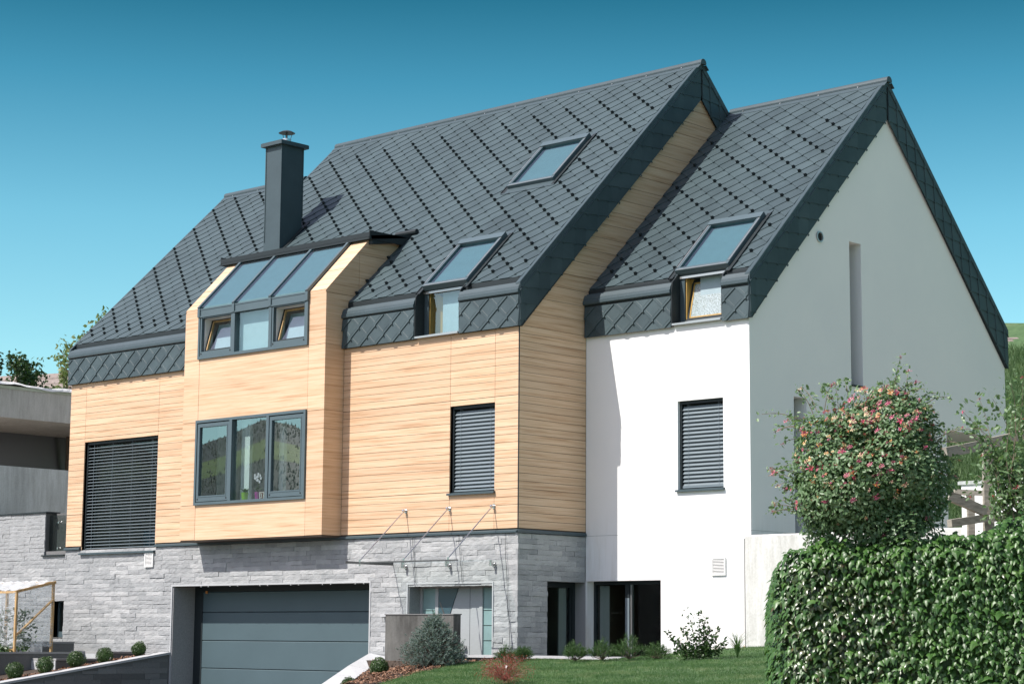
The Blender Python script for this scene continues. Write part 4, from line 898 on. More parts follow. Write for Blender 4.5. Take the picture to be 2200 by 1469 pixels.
# ------------------------------------------------------------------ garage, entrance, plinth details
x0, x1, _, z1 = GAR; yd = .64
mb = MB(); mb.box(x0, x0+.03, .015, yd, -4.3, z1); mb.box(x1-.03, x1, .015, yd, -4.3, z1); mb.box(x0, x1, .015, yd, z1, z1+.02); mb.build('garage_reveal', 'grey_granite', house)
mb = MB(); mb.box(x0-.03, x0+.004, -.012, .03, -4.3, z1+.03); mb.box(x1-.004, x1+.03, -.012, .03, -4.3, z1+.03); mb.box(x0+.004, x1-.004, -.012, .03, z1-.004, z1+.03); mb.build('garage_trim', 'pale_granite', house)
mb = MB(); mb.box(x0+.03, x0+.33, yd, yd+.02, -4.3, z1); mb.box(x0+.33, x1-.03, yd, yd+.02, z1-.12, z1); mb.box(x1-.06, x1-.03, yd-.01, yd+.02, -4.3, z1-.12); gd = mb.build('garage_door', 'dark_metal', house)
for k, (a, b_) in enumerate(((-1.13, -1.60), (-1.60, -2.245), (-2.245, -2.875), (-2.875, -3.51), (-3.51, -3.83))):
    mb = MB(); xa, xb = x0+.33, x1-.06
    mb.prism([(xa, yd+.03, a-.004), (xa, yd+.012, a-.012), (xa, yd+.008, a-.02), (xa, yd+.008, b_+.014), (xa, yd+.014, b_+.006), (xa, yd+.03, b_+.004)], (xb-xa, 0, 0)); mb.build('door_panel', 'garage_paint', gd)
mb = MB(); mb.box(x0+.3, x1-.03, yd+.031, yd+.05, -4.3, z1); mb.build('door_back', 'black', gd)
mb = MB(); n = 6
for k in range(n):
    xx = x0+1.05+k*(x1-x0-1.5)/(n-1)
    for dx in (0, .26): mb.cyl((xx+dx, .0, z1-.012), (xx+dx, .0, z1-.028), .013, n=6)
tag(mb.build('drip_clip_row', 'white_plastic', gd), kind='stuff')
mb = MB(); mb.box(x0+.44, x0+.50, yd-.02, yd, z1-.16, z1-.10); mb.build('sensor', 'petal_orange', gd)
# entrance
x0, x1, _, z1 = ENT; yd = .33
mb = MB(); mb.box(x0, x0+.025, .015, yd, -3.4, z1); mb.box(x1-.025, x1, .015, yd, -3.4, z1); mb.box(x0, x1, .015, yd, z1, z1+.02); mb.build('entrance_reveal', 'grey_granite', house)
mb = MB(); mb.box(x0-.025, x0+.004, -.012, .03, -3.4, z1+.025); mb.box(x1-.004, x1+.025, -.012, .03, -3.4, z1+.025); mb.box(x0+.004, x1-.004, -.012, .03, z1-.004, z1+.025); mb.build('entrance_trim', 'pale_granite', house)
def ypx(x, z): return x, z
mb = MB(); rect_frame(mb, x0+.025, x1-.025, -3.35, z1, yd, yd+.08, .07)
DX0, DX1 = -2.51, -1.35                                                                # door leaf between two side lights
for xx in (DX0-.09, DX1): mb.box(xx, xx+.09, yd, yd+.08, -3.28, z1-.07)
fd = mb.build('front_door', 'door_grey', house)
mb = MB(); mb.box(DX0, DX1, yd+.02, yd+.07, -3.28, z1-.07); leaf = mb.build('door_leaf', 'door_grey', fd)
mb = MB(); mb.prism([(DX0, yd+.005, z1-.08), (DX0+.56, yd+.005, z1-.08), (DX0+.30, yd+.005, z1-.66), (DX0+.30, yd+.005, z1-.98), (DX0, yd+.005, z1-.98)], (0, .014, 0)); mb.build('glass_panel', 'door_dark', fd)
mb = MB(); pts = []
for k in range(9): a = math.radians(90-k*11.25); pts.append((DX0+.05+.62*math.cos(a)*1.0, yd+.012, -2.62+.95*math.sin(a)*1.0))
mb.prism(pts+[(p[0]-.10, p[1], p[2]-.02) for p in pts[::-1]], (0, .006, 0)); mb.prism([(DX0+.02, yd+.002, z1-.36), (DX0+.06, yd+.002, z1-.36), (DX0+.36, yd+.002, z1-.92), (DX0+.31, yd+.002, z1-.92)], (0, .02, 0)); mb.build('door_inlay', 'stainless_dark', fd)
mb = MB(); mb.prism([(DX0+.30, yd+.004, z1-.95), (DX0+.40, yd+.004, z1-1.05), (DX0+.38, yd+.004, z1-1.5), (DX0+.25, yd+.004, z1-1.4)], (0, .015, 0)); mb.build('glass_panel', 'frosted_glass', fd)
mb = MB(); mb.beam((DX0+.52, yd-.05, -2.33), (DX0+.80, yd-.05, -2.33), .03, .03); mb.box(DX0+.74, DX0+.80, yd-.06, yd+.02, -2.36, -2.30); mb.build('handle', 'steel', fd)
mb = MB(); mb.box(DX1-.28, DX1-.272, yd+.017, yd+.02, -3.28, z1-.08); mb.build('door_groove', 'dark_metal', fd)
for a, b_ in ((x0+.095, DX0-.09), (DX1+.09, x1-.095)):
    zt = z1-.07
    for zb in (-1.60, -1.90, -2.20, -2.50, -2.80, -3.28):
        mb = MB(); mb.box(a, b_, yd+.03, yd+.04, zb+.012, zt-.004); mb.build('side_light', 'frosted_glass', fd); zt = zb
# narrow window in the plinth, louvred vents
x0, x1, z0, z1 = SLOT; mb = MB(); rect_frame(mb, x0, x1, z0, z1, .16, .22, .05, .14); sw = mb.build('narrow_window', 'frame_metal', house); mb = MB(); mb.box(x0+.05, x1-.05, .18, .19, z0+.14, z1-.05); mb.build('pane', 'dark_glass', sw)
mb = MB(); mb.box(x0, x1, .02, .16, z1, z1+.01); mb.box(x0-.01, x0, .02, .2, z0, z1); mb.box(x1, x1+.01, .02, .2, z0, z1); mb.box(x0, x1, .02, .2, z0-.01, z0); mb.build('reveal', 'dark_granite', sw)
def vent(x0, x1, z0, z1, y, mt, n):
    mb = MB(); rect_frame(mb, x0, x1, z0, z1, y-.03, y, .03); mb.box(x0+.03, x1-.03, y-.006, y, z0+.03, z1-.03, 1); v = mb.build('vent_grille', [mt, 'dark_metal'], house)
    h = (z1-z0-.06)/n
    for k in range(n):
        mb = MB(); zb = z0+.03+k*h; mb.prism([(x0+.03, y-.028, zb+.004), (x0+.03, y-.008, zb+h*.75), (x0+.03, y-.005, zb+h*.70), (x0+.03, y-.025, zb)], (x1-x0-.06, 0, 0)); mb.build('louvre', mt, v)
vent(-11.92, -11.60, -.555, -.222, -.005, 'white_plastic', 9); vent(3.215, 3.55, -.925, -.585, d-.002, 'white_plastic', 10)
# glass canopy on rods over the entrance
mb = MB(); mb.prism([(-3.52, 0.012, -.615), (-3.52, -1.33, -.655), (-3.52, -1.33, -.673), (-3.52, 0.012, -.633)], (3.18, 0, 0)); can = mb.build('canopy', 'thin_glass', house)
mb = MB(); mb.box(-3.525, -.335, -1.334, -1.329, -.678, -.650); mb.box(-3.525, -3.520, -1.33, 0, -.672, -.622); mb.build('canopy_edge', 'stainless_dark', can)
for xx in (-3.16, -1.889, -.656):
    mb = MB(); mb.cyl((xx, -.05, .44), (xx, -1.28, -.62), .011, n=8); mb.cyl((xx, -1.28, -.60), (xx, -1.28, -.72), .018, n=8); mb.build('rod', 'steel', can)
    mb = MB(); mb.cyl((xx, .0, .448), (xx, -.012, .448), .048, n=14); mb.cyl((xx, -.01, .448), (xx, -.07, .448), .024, n=10); mb.lathe((xx, -.075, .448), [(.0, .035), (.03, .02), (.035, 0), (.03, -.02), (0, -.035)], 10); mb.build('rod_fixing', 'steel', can)
    mb = MB(); mb.cyl((xx+.02, .0, -.70), (xx+.02, -.015, -.70), .05, n=14); mb.cyl((xx+.02, -.015, -.70), (xx+.02, -.10, -.685), .028, n=10); mb.cyl((xx+.02, -.10, -.62), (xx+.02, -.10, -.73), .03, n=12); mb.build('glass_clamp', 'steel', can)
# cables hanging down the wall
for k, (xa, xb_, zz) in enumerate(((-2.93, -2.80, -1.06), (-1.60, -1.48, -1.05), (-.32, -.02-.12, -2.55))):
    mb = MB(); n = 10; pts = [(xa+(xb_-xa)*(i/n)**1.2+.006*math.sin(i*1.7+k), -.03, -.06+(zz+.06)*i/n) for i in range(n+1)]; mb.tube(pts, .005, n=5); mb.build('cable', 'dark_metal', house)

# ------------------------------------------------------------------ rendered wing
WG = (0.0, 1.947, -5, -.992)
WDORM = (2.30, 3.535, 4.02, 5.5)
mb = MB()
for a, b_, z0, z1 in cells(.004, W-.34, -4.3, 4.65, [WWIN, WG, WDORM]): mb.box(a, b_, d, d+.34, z0, z1)
for a, b_, z0, z1 in cells(W-.34, W, -4.3, 4.65, []): mb.box(a, b_, d, d+.001, z0, z1)
SH, SLO = (5.535, 5.97, 3.03, 6.012), (3.49, 3.925, -.6, 2.605)
top2 = lambda y: (zroof2(y) if y < yr2 else back2(y))-.08
ysx = sorted([d+.001, SLO[0], SLO[1], SH[0], SH[1], yr2, 9.2, D])
for ya, yb in zip(ysx, ysx[1:]):
    zb = zs if ya >= 9.19 else -4.3; spans = [(zb, None)]
    for h in (SH, SLO):
        if h[0] <= ya+1e-4 and h[1] >= yb-1e-4: spans = [(zb, h[2]), (h[3], None)]
    for z0, z1 in spans:
        if z1 is None: mb.prism([(W, ya, z0), (W, yb, z0), (W, yb, top2(yb)), (W, ya, top2(ya))], (-.34, 0, 0))
        else: mb.box(W-.34, W, ya, yb, z0, z1)
mb.box(.3, W-.34, D-.3, D, zs, 4.7); mb.box(.0, W-.34, 9.2, D-.3, zs, zs+.25); mb.box(.3, W-.34, 9.2, 9.45, -4.3, zs)
ww = mb.build('rendered_wall', 'white_render', house)
mb = MB(); mb.box(W-.335, W-.30, SH[0], SH[1], SH[2], SH[3]); mb.box(W-.335, W-.30, SLO[0], SLO[1], SLO[2], SLO[3]); mb.build('slit_pane', 'dark_glass', ww)
mb = MB(); mb.box(W-.30, W+.03, SH[0]-.0, SH[1]+.03, SH[2]-.03, SH[2]+.005); mb.build('slit_sill', 'dark_metal', ww)
mb = MB(); mb.box(W-.45, W-.4, SH[0]-.1, SH[1]+.1, SH[2]-.1, SH[3]+.1); mb.box(W-.45, W-.4, SLO[0]-.1, SLO[1]+.1, SLO[2]-.1, SLO[3]+.1); mb.build('slit_back', 'black', ww)
mb = MB(); mb.lathe((0, 0, 0), [(.085, 0), (.112, 0), (.112, .035), (.09, .035), (.085, 0)], 20); mb.lathe((0, 0, .004), [(0, 0), (.09, 0)], 20, 1)
mb.v = [(W+z, 4.45+x, 5.942+y) for x, y, z in mb.v]; mb.build('wall_outlet', ['silver_metal', 'black'], ww)
mb = MB()
for a, b_ in ((.004, W),): mb.box(a, b_+.0015, d-.0015, d+.001, -.086, -.078)
mb.box(W-.001, W+.0015, d, 9.0, -.086, -.078); mb.build('render_joint', 'pale_concrete', ww)
# ground floor glazing round the corner
mb = MB(); yg = d+.23; rect_frame(mb, .02, WG[1], -3.4, WG[3], yg, yg+.07, .055, .06, .07); mb.box(.865, .975, yg-.02, yg+.07, -3.4, WG[3]-.07); mb.box(1.0, 1.02, yg-.01, yg+.07, -3.4, WG[3]-.07, 1)
gw = mb.build('glass_door', ['dark_metal', 'silver_metal'], house)
for a, b_ in ((.075, .865), (1.02, WG[1]-.055)): mb = MB(); mb.box(a, b_, yg+.03, yg+.04, -3.34, WG[3]-.07); mb.build('pane', 'dark_glass', gw)
mb = MB(); mb.box(.10, .34, yg+.10, yg+.13, -3.4, WG[3]-.09); mb.build('curtain', 'plaster', gw)
mb = MB(); mb.box(.87, .975, yg-.024, yg-.021, -3.4, -1.33); mb.build('frame_cover', 'slat_metal', gw)
mb = MB(); xg = -.27; mb.box(xg-.07, xg, SIDE[0], d, WG[3]-.13, WG[3]-.02); mb.box(xg-.07, xg, SIDE[0], SIDE[0]+.05, -3.4, WG[3]-.13); mb.box(xg-.07, xg, d-.10, d, -3.4, WG[3]-.13); mb.box(xg-.07, xg, d-.16, d-.13, -3.4, WG[3]-.13)
gs = mb.build('corner_window', 'dark_metal', house)
mb = MB(); mb.box(xg-.045, xg-.035, SIDE[0]+.05, d-.16, -3.4, WG[3]-.13); mb.build('pane', 'dark_glass', gs)
mb = MB(); mb.box(xg-.13, xg-.10, d-.40, d-.17, -3.4, WG[3]-.14); mb.build('curtain', 'plaster', gs)
mb = MB(); mb.box(-.27, 0.0, d-.012, d+.0, -3.5, -1.02); mb.box(-.27, -.012, SIDE[0], d-.012, -1.02, -1.0); mb.build('corner_reveal', 'grey_granite', house)
mb = MB(); mb.box(0.0, .02, d+.001, d+.26, -3.5, -.992); mb.build('white_reveal', 'white_render', house)

# flower pots on the inner sill of the bay window
def pot(x, y, z, r, h, mt, label, nm='flower_pot'):
    t_ = thing(nm, label, 'plant pot', (x, y, z)); mb = MB(); mb.lathe((x, y, z), [(0, .0), (r*.72, 0), (r, h), (r*.9, h), (r*.85, h*.8), (0, h*.8)], 18); mb.build('pot', mt, t_, smooth=False); return t_
zp = .832
t_ = pot(-7.955, -.33, zp, .085, .18, 'pot_green', 'bright green pot with a leafy orchid on the inner window sill')
def strap_leaves(t_, x, y, z, n, ln, up, mt='shrub_leaf'):
    mb = MB()
    for k in range(n):
        a = 2*math.pi*k/n+.4; dx, dy = math.cos(a), math.sin(a); pts = [(x+dx*ln*u, y+dy*ln*u, z+up*math.sin(u*2.2)) for u in (0, .35, .7, 1)]
        for (p, q), w0, w1 in zip(zip(pts, pts[1:]), (.015, .03, .025), (.03, .025, .004)): mb.poly([(p[0]-dy*w0, p[1]+dx*w0, p[2]), (p[0]+dy*w0, p[1]-dx*w0, p[2]), (q[0]+dy*w1, q[1]-dx*w1, q[2]), (q[0]-dy*w1, q[1]+dx*w1, q[2])])
    mb.build('foliage', mt, t_)
strap_leaves(t_, -7.955, -.33, zp+.17, 6, .15, .09)
t_ = pot(-7.505, -.33, zp, .08, .17, 'pot_magenta', 'magenta pot with a tall white-flowered orchid on the inner sill'); strap_leaves(t_, -7.505, -.33, zp+.16, 5, .13, .1)
mb = MB(); pts = [(-7.505+.10*math.sin(u*2.5)*u-.06*u, -.33, zp+.17+.46*u-.12*u*u*u) for u in np.linspace(0, 1, 8)]; mb.tube(pts, .005, n=5); mb.build('stem', 'green_stem', t_)
mb = MB()
for k in range(11):
    c = np.array(pts[-1-k % 4])+np.array(((k % 5-2)*.045, -.02-.01*(k % 3), (k % 3-1)*.035+.02))
    for j in range(5):
        a = j*1.2566+k; e = np.array((math.cos(a), 0, math.sin(a))); f_ = np.array((-math.sin(a), 0, math.cos(a))); mb.poly([c, c+e*.022+f_*.014, c+e*.042-np.array((0, .008, 0)), c+e*.022-f_*.014])
mb.build('blossom', 'orchid_petal', t_)
t_ = thing('tin', 'small dark red tin with white numeral three beside magenta pot', 'tin', (-7.30, -.33, zp)); mb = MB(); mb.prism([(-7.37, -.40, zp), (-7.22, -.40, zp), (-7.20, -.40, zp+.17), (-7.39, -.40, zp+.17)], (0, .12, 0)); mb.build('tin_body', 'tin_red', t_)
mb = MB(); mb.box(-7.375, -7.215, -.403, -.4005, zp+.01, zp+.16); mb.build('label', 'white_plastic', t_); mb = MB(); mb.box(-7.355, -7.235, -.406, -.4035, zp+.02, zp+.15); mb.build('label', 'tin_red', t_)
cu = bpy.data.curves.new('numeral', 'FONT'); cu.body = '3'; cu.size = .14; cu.extrude = .001; co = bpy.data.objects.new('tmp', cu); COL.objects.link(co); bpy.context.view_layer.update()
me = bpy.data.meshes.new_from_object(co.evaluated_get(bpy.context.evaluated_depsgraph_get())); bpy.data.objects.remove(co); me.name = 'numeral'; me.materials.clear(); me.materials.append(MATS['white_plastic'])
nm_ = link('numeral', me, t_, (-7.345, -.408, zp+.035)); nm_.rotation_euler = (math.pi/2, 0, 0)

# ------------------------------------------------------------------ lawn, beds, retaining walls
_lp = np.array([(6, 0, -2.42), (3.4, -1.2, -2.46), (1.2, -1.7, -2.54), (-.4, -2.2, -2.66), (1.2, -4.4, -2.73), (3.1, -6.6, -2.87), (6.46, -6.07, -2.825), (9.74, -5.8, -2.765), (9.5, -1.0, -2.50)])
_A = np.c_[np.ones(len(_lp)), _lp[:, 0], _lp[:, 1], _lp[:, 0]*_lp[:, 1], _lp[:, 1]**2]; _cf = np.linalg.lstsq(_A, _lp[:, 2], rcond=None)[0]
def lawn_h(x, y):
    x = np.asarray(x, float); y = np.asarray(y, float); yc = np.maximum(y, -8.5)
    z = _cf[0]+_cf[1]*x+_cf[2]*yc+_cf[3]*x*yc+_cf[4]*yc**2
    z = z-0.13*np.maximum(0, -8.5-y); xc = np.clip(x, -1, 10)
    return np.maximum(z, GZ+.02)+.012*np.sin(x*2.1+y*1.3)+.010*np.sin(x*1.1-y*2.7)
def bed_edge(y):
    """x of the curved edge between the bark bed and the lawn"""
    return np.interp(y, [-14, -9, -6.86, -5.46, -4.3, -3.16, -2.5, -2.1, -1.7, -1.3], [7.6, 4.9, 3.3, 2.27, 1.55, .98, .62, .55, .75, 1.9])
def lawn_mesh():
    ys = np.concatenate([np.linspace(-15.5, -2.2, 50), np.linspace(-2.1, -1.3, 8), np.linspace(-1.1, 1.95, 14)]); us = np.linspace(0, 1, 48); V = []
    for y in ys:
        x0 = float(bed_edge(y)) if y < -1.3 else 3.2+(y+1.3)*.35; x1 = 13.5+.25*(y+2)
        for u in us: x = x0+(x1-x0)*u; V.append((x, y, float(lawn_h(x, y))))
    n = len(us); idx = np.arange(len(V)).reshape(len(ys), n); Fc = np.stack([idx[:-1, :-1], idx[:-1, 1:], idx[1:, 1:], idx[1:, :-1]], -1).reshape(-1, 4)
    tag(fast_mesh('lawn', np.array(V), Fc, 'lawn_turf', smooth=True), kind='structure')
lawn_mesh()
def coping_at(y): return np.interp(y, [-4.9, -2.74, -1.38, .02], [-1.33, -2.616, -3.306, -4.2]), np.interp(y, [-4.9, -2.74, -1.38, .02], [-3.50, -3.05, -2.70, -2.47])
def bed_mesh():
    ys = np.linspace(-6.5, -1.25, 30); us = np.linspace(0, 1, 22); V = []
    for y in ys:
        xi = float(np.interp(y, [-6.5, -4.555, -2.61, -1.396, -.191], [.35, -.956, -2.029, -2.744, -3.476]))-.02; zi = float(np.interp(y, [-6.5, -4.555, -2.61, -1.396, -.19], [-3.8, -3.51, -3.06, -2.80, -2.62])); x1 = float(bed_edge(y))+.12
        for u in us:
            x = xi+(x1-xi)*u; zl_ = float(lawn_h(max(x, -.4), y))-.02; t_ = min(1, u*1.5); V.append((x, y, zi*(1-t_)+zl_*t_+.02*math.sin(x*5+y*7)))
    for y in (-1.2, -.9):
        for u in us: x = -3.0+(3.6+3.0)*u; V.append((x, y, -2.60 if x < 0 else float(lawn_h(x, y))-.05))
    n = len(us); rows = len(V)//n; idx = np.arange(len(V)).reshape(rows, n); Fc = np.stack([idx[:-1, :-1], idx[:-1, 1:], idx[1:, 1:], idx[1:, :-1]], -1).reshape(-1, 4)
    tag(fast_mesh('bark_bed', np.array(V), Fc, 'soil', smooth=True), kind='structure'); return np.array(V).reshape(rows, n, 3)
BV = bed_mesh()
# loose bark chips on the bed
k = 9000; ri = RNG.uniform(0, BV.shape[0]-1.001, k); ci = RNG.uniform(0, BV.shape[1]-1.001, k); a, b_ = ri.astype(int), ci.astype(int); fa, fb = (ri-a)[:, None], (ci-b_)[:, None]
P = BV[a, b_]*(1-fa)*(1-fb)+BV[a+1, b_]*fa*(1-fb)+BV[a, b_+1]*(1-fa)*fb+BV[a+1, b_+1]*fa*fb; P[:, 2] += RNG.uniform(.0, .035, k)
nn = unit(np.c_[RNG.normal(0, .45, k), RNG.normal(0, .45, k), np.ones(k)]); X_, Y_, Z_ = frames(nn, RNG.uniform(0, 6.3, k))
tv = [(-.5, -.2, 0), (.5, -.22, .02), (.55, .2, 0), (-.45, .24, .03)]; V, Fc = scatter(tv, [(0, 1, 2, 3)], P, X_, Y_, Z_, RNG.uniform(.02, .055, k)); tag(fast_mesh('bark_chips', V, Fc, 'bark_chip'), kind='stuff')
# short grass
def grass(name, k, xr, yr_, hfun, keep, h, w, mt, lean=.35):
    x = RNG.uniform(*xr, k); y = RNG.uniform(*yr_, k); q = keep(x, y); x, y = x[q], y[q]; z = hfun(x, y); k = len(x)
    a = RNG.uniform(0, 6.28, k); hh = RNG.uniform(*h, k); ln = RNG.normal(0, lean, (k, 2))*hh[:, None]; ww = RNG.uniform(*w, k)
    V = np.stack([np.stack([x-np.cos(a)*ww, y-np.sin(a)*ww, z-.01], -1), np.stack([x+np.cos(a)*ww, y+np.sin(a)*ww, z-.01], -1), np.stack([x+ln[:, 0], y+ln[:, 1], z+hh], -1)], 1)
    return tag(fast_mesh(name, V.reshape(-1, 3), np.arange(3*k).reshape(-1, 3), mt), kind='stuff')
def keep_lawn(x, y):
    e = np.where(y < -1.3, bed_edge(y), 3.2+(y+1.3)*.35); return (x > e) & (x < 13.2+.25*(y+2))
grass('grass', 330000, (-.2, 12.5), (-10.5, 1.9), lawn_h, keep_lawn, (.018, .042), (.002, .0045), 'grass_blade', .5)
# garage ramp walls
mb = MB(); o_ = [(-4.2, .02, -2.47), (-3.306, -1.38, -2.70), (-2.616, -2.74, -3.05), (-1.33, -4.9, -3.50), (.2, -7.2, -3.82)]; i_ = [(-3.476, -.15, -2.54), (-2.744, -1.396, -2.776), (-2.03, -2.61, -3.04), (-.956, -4.555, -3.50), (.6, -6.9, -3.82)]
for k in range(4):
    p0, p1, q1, q0 = (np.array(v) for v in (o_[k], o_[k+1], i_[k+1], i_[k])); mb.mesh([p0+(0, 0, -.06), p1+(0, 0, -.06), q1+(0, 0, -.06), q0+(0, 0, -.06), (p0[0], p0[1], GZ-.3), (p1[0], p1[1], GZ-.3), (q1[0], q1[1], GZ-.3), (q0[0], q0[1], GZ-.3)], [(0, 1, 5, 4), (1, 2, 6, 5), (2, 3, 7, 6), (3, 0, 4, 7)])
rw = thing('ramp_wall', 'curved ramp wall with wide pale granite coping right of the garage door', 'retaining wall', (-3.0, -2.0, GZ)); mb.build('wall', 'dark_granite', rw)
for k in range(4):
    p0, p1, q1, q0 = (np.array(v) for v in (o_[k], o_[k+1], i_[k+1], i_[k])); e = .004; p0, p1, q0, q1 = p0+(p1-p0)*e, p1-(p1-p0)*e, q0+(q1-q0)*e, q1-(q1-q0)*e
    nseg = 2
    for j in range(nseg):
        a0, a1 = j/nseg+.004, (j+1)/nseg-.004; mb = MB(); mb.prism([p0+(p1-p0)*a0, p0+(p1-p0)*a1, q0+(q1-q0)*a1, q0+(q1-q0)*a0], (0, 0, -.06)); mb.build('coping_stone', 'pale_granite', rw)
lw = thing('ramp_wall', 'stone ramp wall painted dark for shade with thin pale sloping coping left of the garage door', 'retaining wall', (-11.0, -3.0, GZ))
mb = MB(); za = lambda y: -2.515+.144*y
mb.prism([(-10.90, -.02, GZ-.4), (-10.90, -.02, za(0)-.05), (-10.90, -8.5, za(-8.5)-.05), (-10.90, -8.5, GZ-.4)], (-.26, 0, 0)); mb.build('wall', 'dark_granite', lw)
for k in range(6):
    y0, y1 = -1.4*k-.02, -1.4*(k+1)-.015; mb = MB(); mb.prism([(-10.86, y0, za(y0)), (-10.86, y1, za(y1)), (-10.86, y1, za(y1)-.05), (-10.86, y0, za(y0)-.05)], (-.34, 0, 0)); mb.build('coping_stone', 'pale_granite', lw)
z = -2.62; row = 0
while z > -4.0:                                                                          # stones on its driveway face, shade painted into their dark granite
    y = -.05-(.22 if row % 2 else 0)
    while y > -6.5:
        w = RNG.uniform(.4, .8); zt = min(z, za(y-w)-.07)
        if zt-(z-.125) > .03:
            dp = RNG.uniform(.004, .016); mb = MB(); mb.mesh([(-10.90+dp, y-.002, z-.122), (-10.90+dp*1.2, y-w+.002, z-.122), (-10.90+dp, y-w+.002, zt), (-10.90+dp*.7, y-.002, zt), (-10.91, y-.002, z-.122), (-10.91, y-w+.002, z-.122), (-10.91, y-w+.002, zt), (-10.91, y-.002, zt)], [(0, 1, 2, 3), (3, 2, 6, 7), (0, 3, 7, 4), (1, 0, 4, 5), (2, 1, 5, 6)]); mb.build('stone', 'dark_granite', lw)
        y -= w
    z -= .127; row += 1
# stepped planting terraces left of the ramp: sides painted as shaded, fronts as sunlit
def terrace(x1, y0, y1, zt, label, hgt=.9, length=3.0):
    t_ = thing('planter_wall', label, 'planter', (x1-.3, (y0+y1)/2, zt-hgt)); mb = MB(); mb.box(x1-length, x1-.02, y0+.02, y1, zt-hgt, zt-.045); mb.build('wall', 'dark_granite', t_)
    mb = MB(); mb.box(x1-length, x1, y0, y0+.10, zt-.045, zt); mb.box(x1-.10, x1, y0+.10, y1, zt-.045, zt); mb.build('coping', 'grey_granite', t_)
    mb = MB(); mb.box(x1-length, x1-.03, y0, y0+.018, zt-hgt, zt-.05); mb.build('sunlit_front', 'pale_granite', t_); return t_  # pale slab paints sunlight on the front of the darker block
terrace(-13.0, -4.2, -.62, -2.535, 'long low granite planter wall with side painted dark for shade behind the greenhouse post')
terrace(-12.05, -2.30, -1.0, -2.672, 'short granite step with painted sunlit front and shaded side behind the middle round bushes')
terrace(-11.95, -.85, -.06, -2.513, 'granite step with painted sunlit front and shaded side nearest to the garage corner', length=1.6)
terrace(-14.2, -1.2, -.30, -2.300, 'upper granite planter wall with side painted dark for shade against the stone plinth', length=2.5)
mb = MB(); mb.mesh([(-11.16, -.02, -2.60), (-11.16, -8, -3.74), (-13.0, -8, -3.74), (-13.0, -.02, -2.60)], [(0, 1, 2, 3)]); mb.mesh([(-13, -8, -3.72), (-13, -.1, -2.75), (-20, -.1, -2.75), (-20, -8, -3.72)], [(0, 1, 2, 3)]); tag(mb.build('planting_bed', 'soil'), kind='structure')
k = 1500; y = RNG.uniform(-5.5, -.1, k); x = RNG.uniform(-11.9, -11.17, k); P = np.stack([x, y, -2.585+.1425*y+RNG.uniform(0, .04, k)], -1); X_, Y_, Z_ = frames(unit(np.c_[RNG.normal(0, .4, k), RNG.normal(0, .4, k), np.ones(k)]), RNG.uniform(0, 6.3, k))
V, Fc = scatter(tv, [(0, 1, 2, 3)], P, X_, Y_, Z_, RNG.uniform(.03, .08, k)); tag(fast_mesh('bark_chips', V, Fc, 'bark_chip'), kind='stuff')
# terrace edge, concrete block, white garden wall
mb = MB(); mb.box(-.75, 3.4, -.93, -.62, -2.515, -2.465); k_ = mb.build('terrace_edge', 'pale_granite', origin=(1.2, -.8, -2.6)); tag(k_, kind='structure')
mb = MB(); mb.box(-.75, 3.4, -.88, -.62, -3.4, -2.516); tag(mb.build('terrace_riser', 'dark_granite'), kind='structure')
cw = thing('concrete_wall', 'stained concrete wall painted dark for shade standing in front of the entrance door', 'wall', (-1.5, -1.2, GZ)); mb = MB(); mb.box(-2.465, -.57, -1.2, -1.0, GZ, -1.705); mb.build('wall', 'shade_wet_concrete', cw)
mb = MB(); mb.box(-2.48, -.555, -1.215, -.985, -1.705, -1.685); mb.build('top_slab', 'dark_granite', cw)
mb = MB(); mb.box(-3.78, -3.12, -.10, .0, -1.72, -1.665); tag(mb.build('wall_ledge', 'pale_granite', origin=(-3.4, 0, -1.7)), 'thin pale ledge on the stone wall between garage and entrance', 'ledge')
gw_ = thing('garden_wall', 'white rendered garden wall joining the house corner behind the ivy', 'wall', (6.0, 1.85, GZ)); mb = MB(); mb.box(4.215, 9.0, 1.74, 1.98, GZ, -.215); mb.prism([(4.215, 1.745, -.216), (4.215, 1.77, -.19), (4.215, 1.95, -.19), (4.215, 1.975, -.216)], (4.785, 0, 0)); mb.build('wall', 'garden_render', gw_)
mb = MB(); mb.box(4.15, 4.213, 1.80, 2.03, GZ, -.25); mb.build('joint', 'dark_granite', gw_)
fw = thing('boundary_wall', 'sunlit white wall seen through the timber fence', 'wall', (10.5, 1.5, GZ)); mb = MB(); mb.box(9.3, 12.6, 1.0, 1.25, GZ, .48); mb.box(9.25, 12.65, .97, 1.28, .48, .54, 1); mb.build('wall', ['white_render', 'pale_concrete'], fw)

# ------------------------------------------------------------------ neighbours on the left
nb = thing('concrete_building', 'raw concrete building with open dark bay and white roof sheet beside house', 'building', (-22, 4, GZ)); mb = MB(); mb.box(-26, -19, .36, 12, 3.52, 4.28); mb.build('slab_edge', 'concrete', nb)
mb = MB(); mb.box(-19.3, -19, .36, 12, GZ, 2.245); mb.build('parapet', 'pale_concrete', nb)
mb = MB(); mb.box(-26, -22.5, .36, 12, GZ, 3.52); mb.box(-22.5, -19.3, 11.7, 12, GZ, 3.52); mb.build('back_wall', 'stainless_dark', nb)  # back wall toned dark to paint the open bay's deep shade
mb = MB(); mb.box(-26, -18.97, .33, 12, 4.28, 4.36); mb.build('edge_board', 'green_board', nb)
ys = np.linspace(.2, 12, 60); V = []
for j, (xx, zz) in enumerate(((-18.9, 4.365), (-18.93, 4.44), (-20.0, 4.46), (-26, 4.44))):
    for i, y in enumerate(ys): V.append((xx+.03*math.sin(y*3.1+j), y, zz+.045*math.sin(y*2.3+.6*j)*math.sin(y*.9)+.012*math.sin(y*9)+.0))
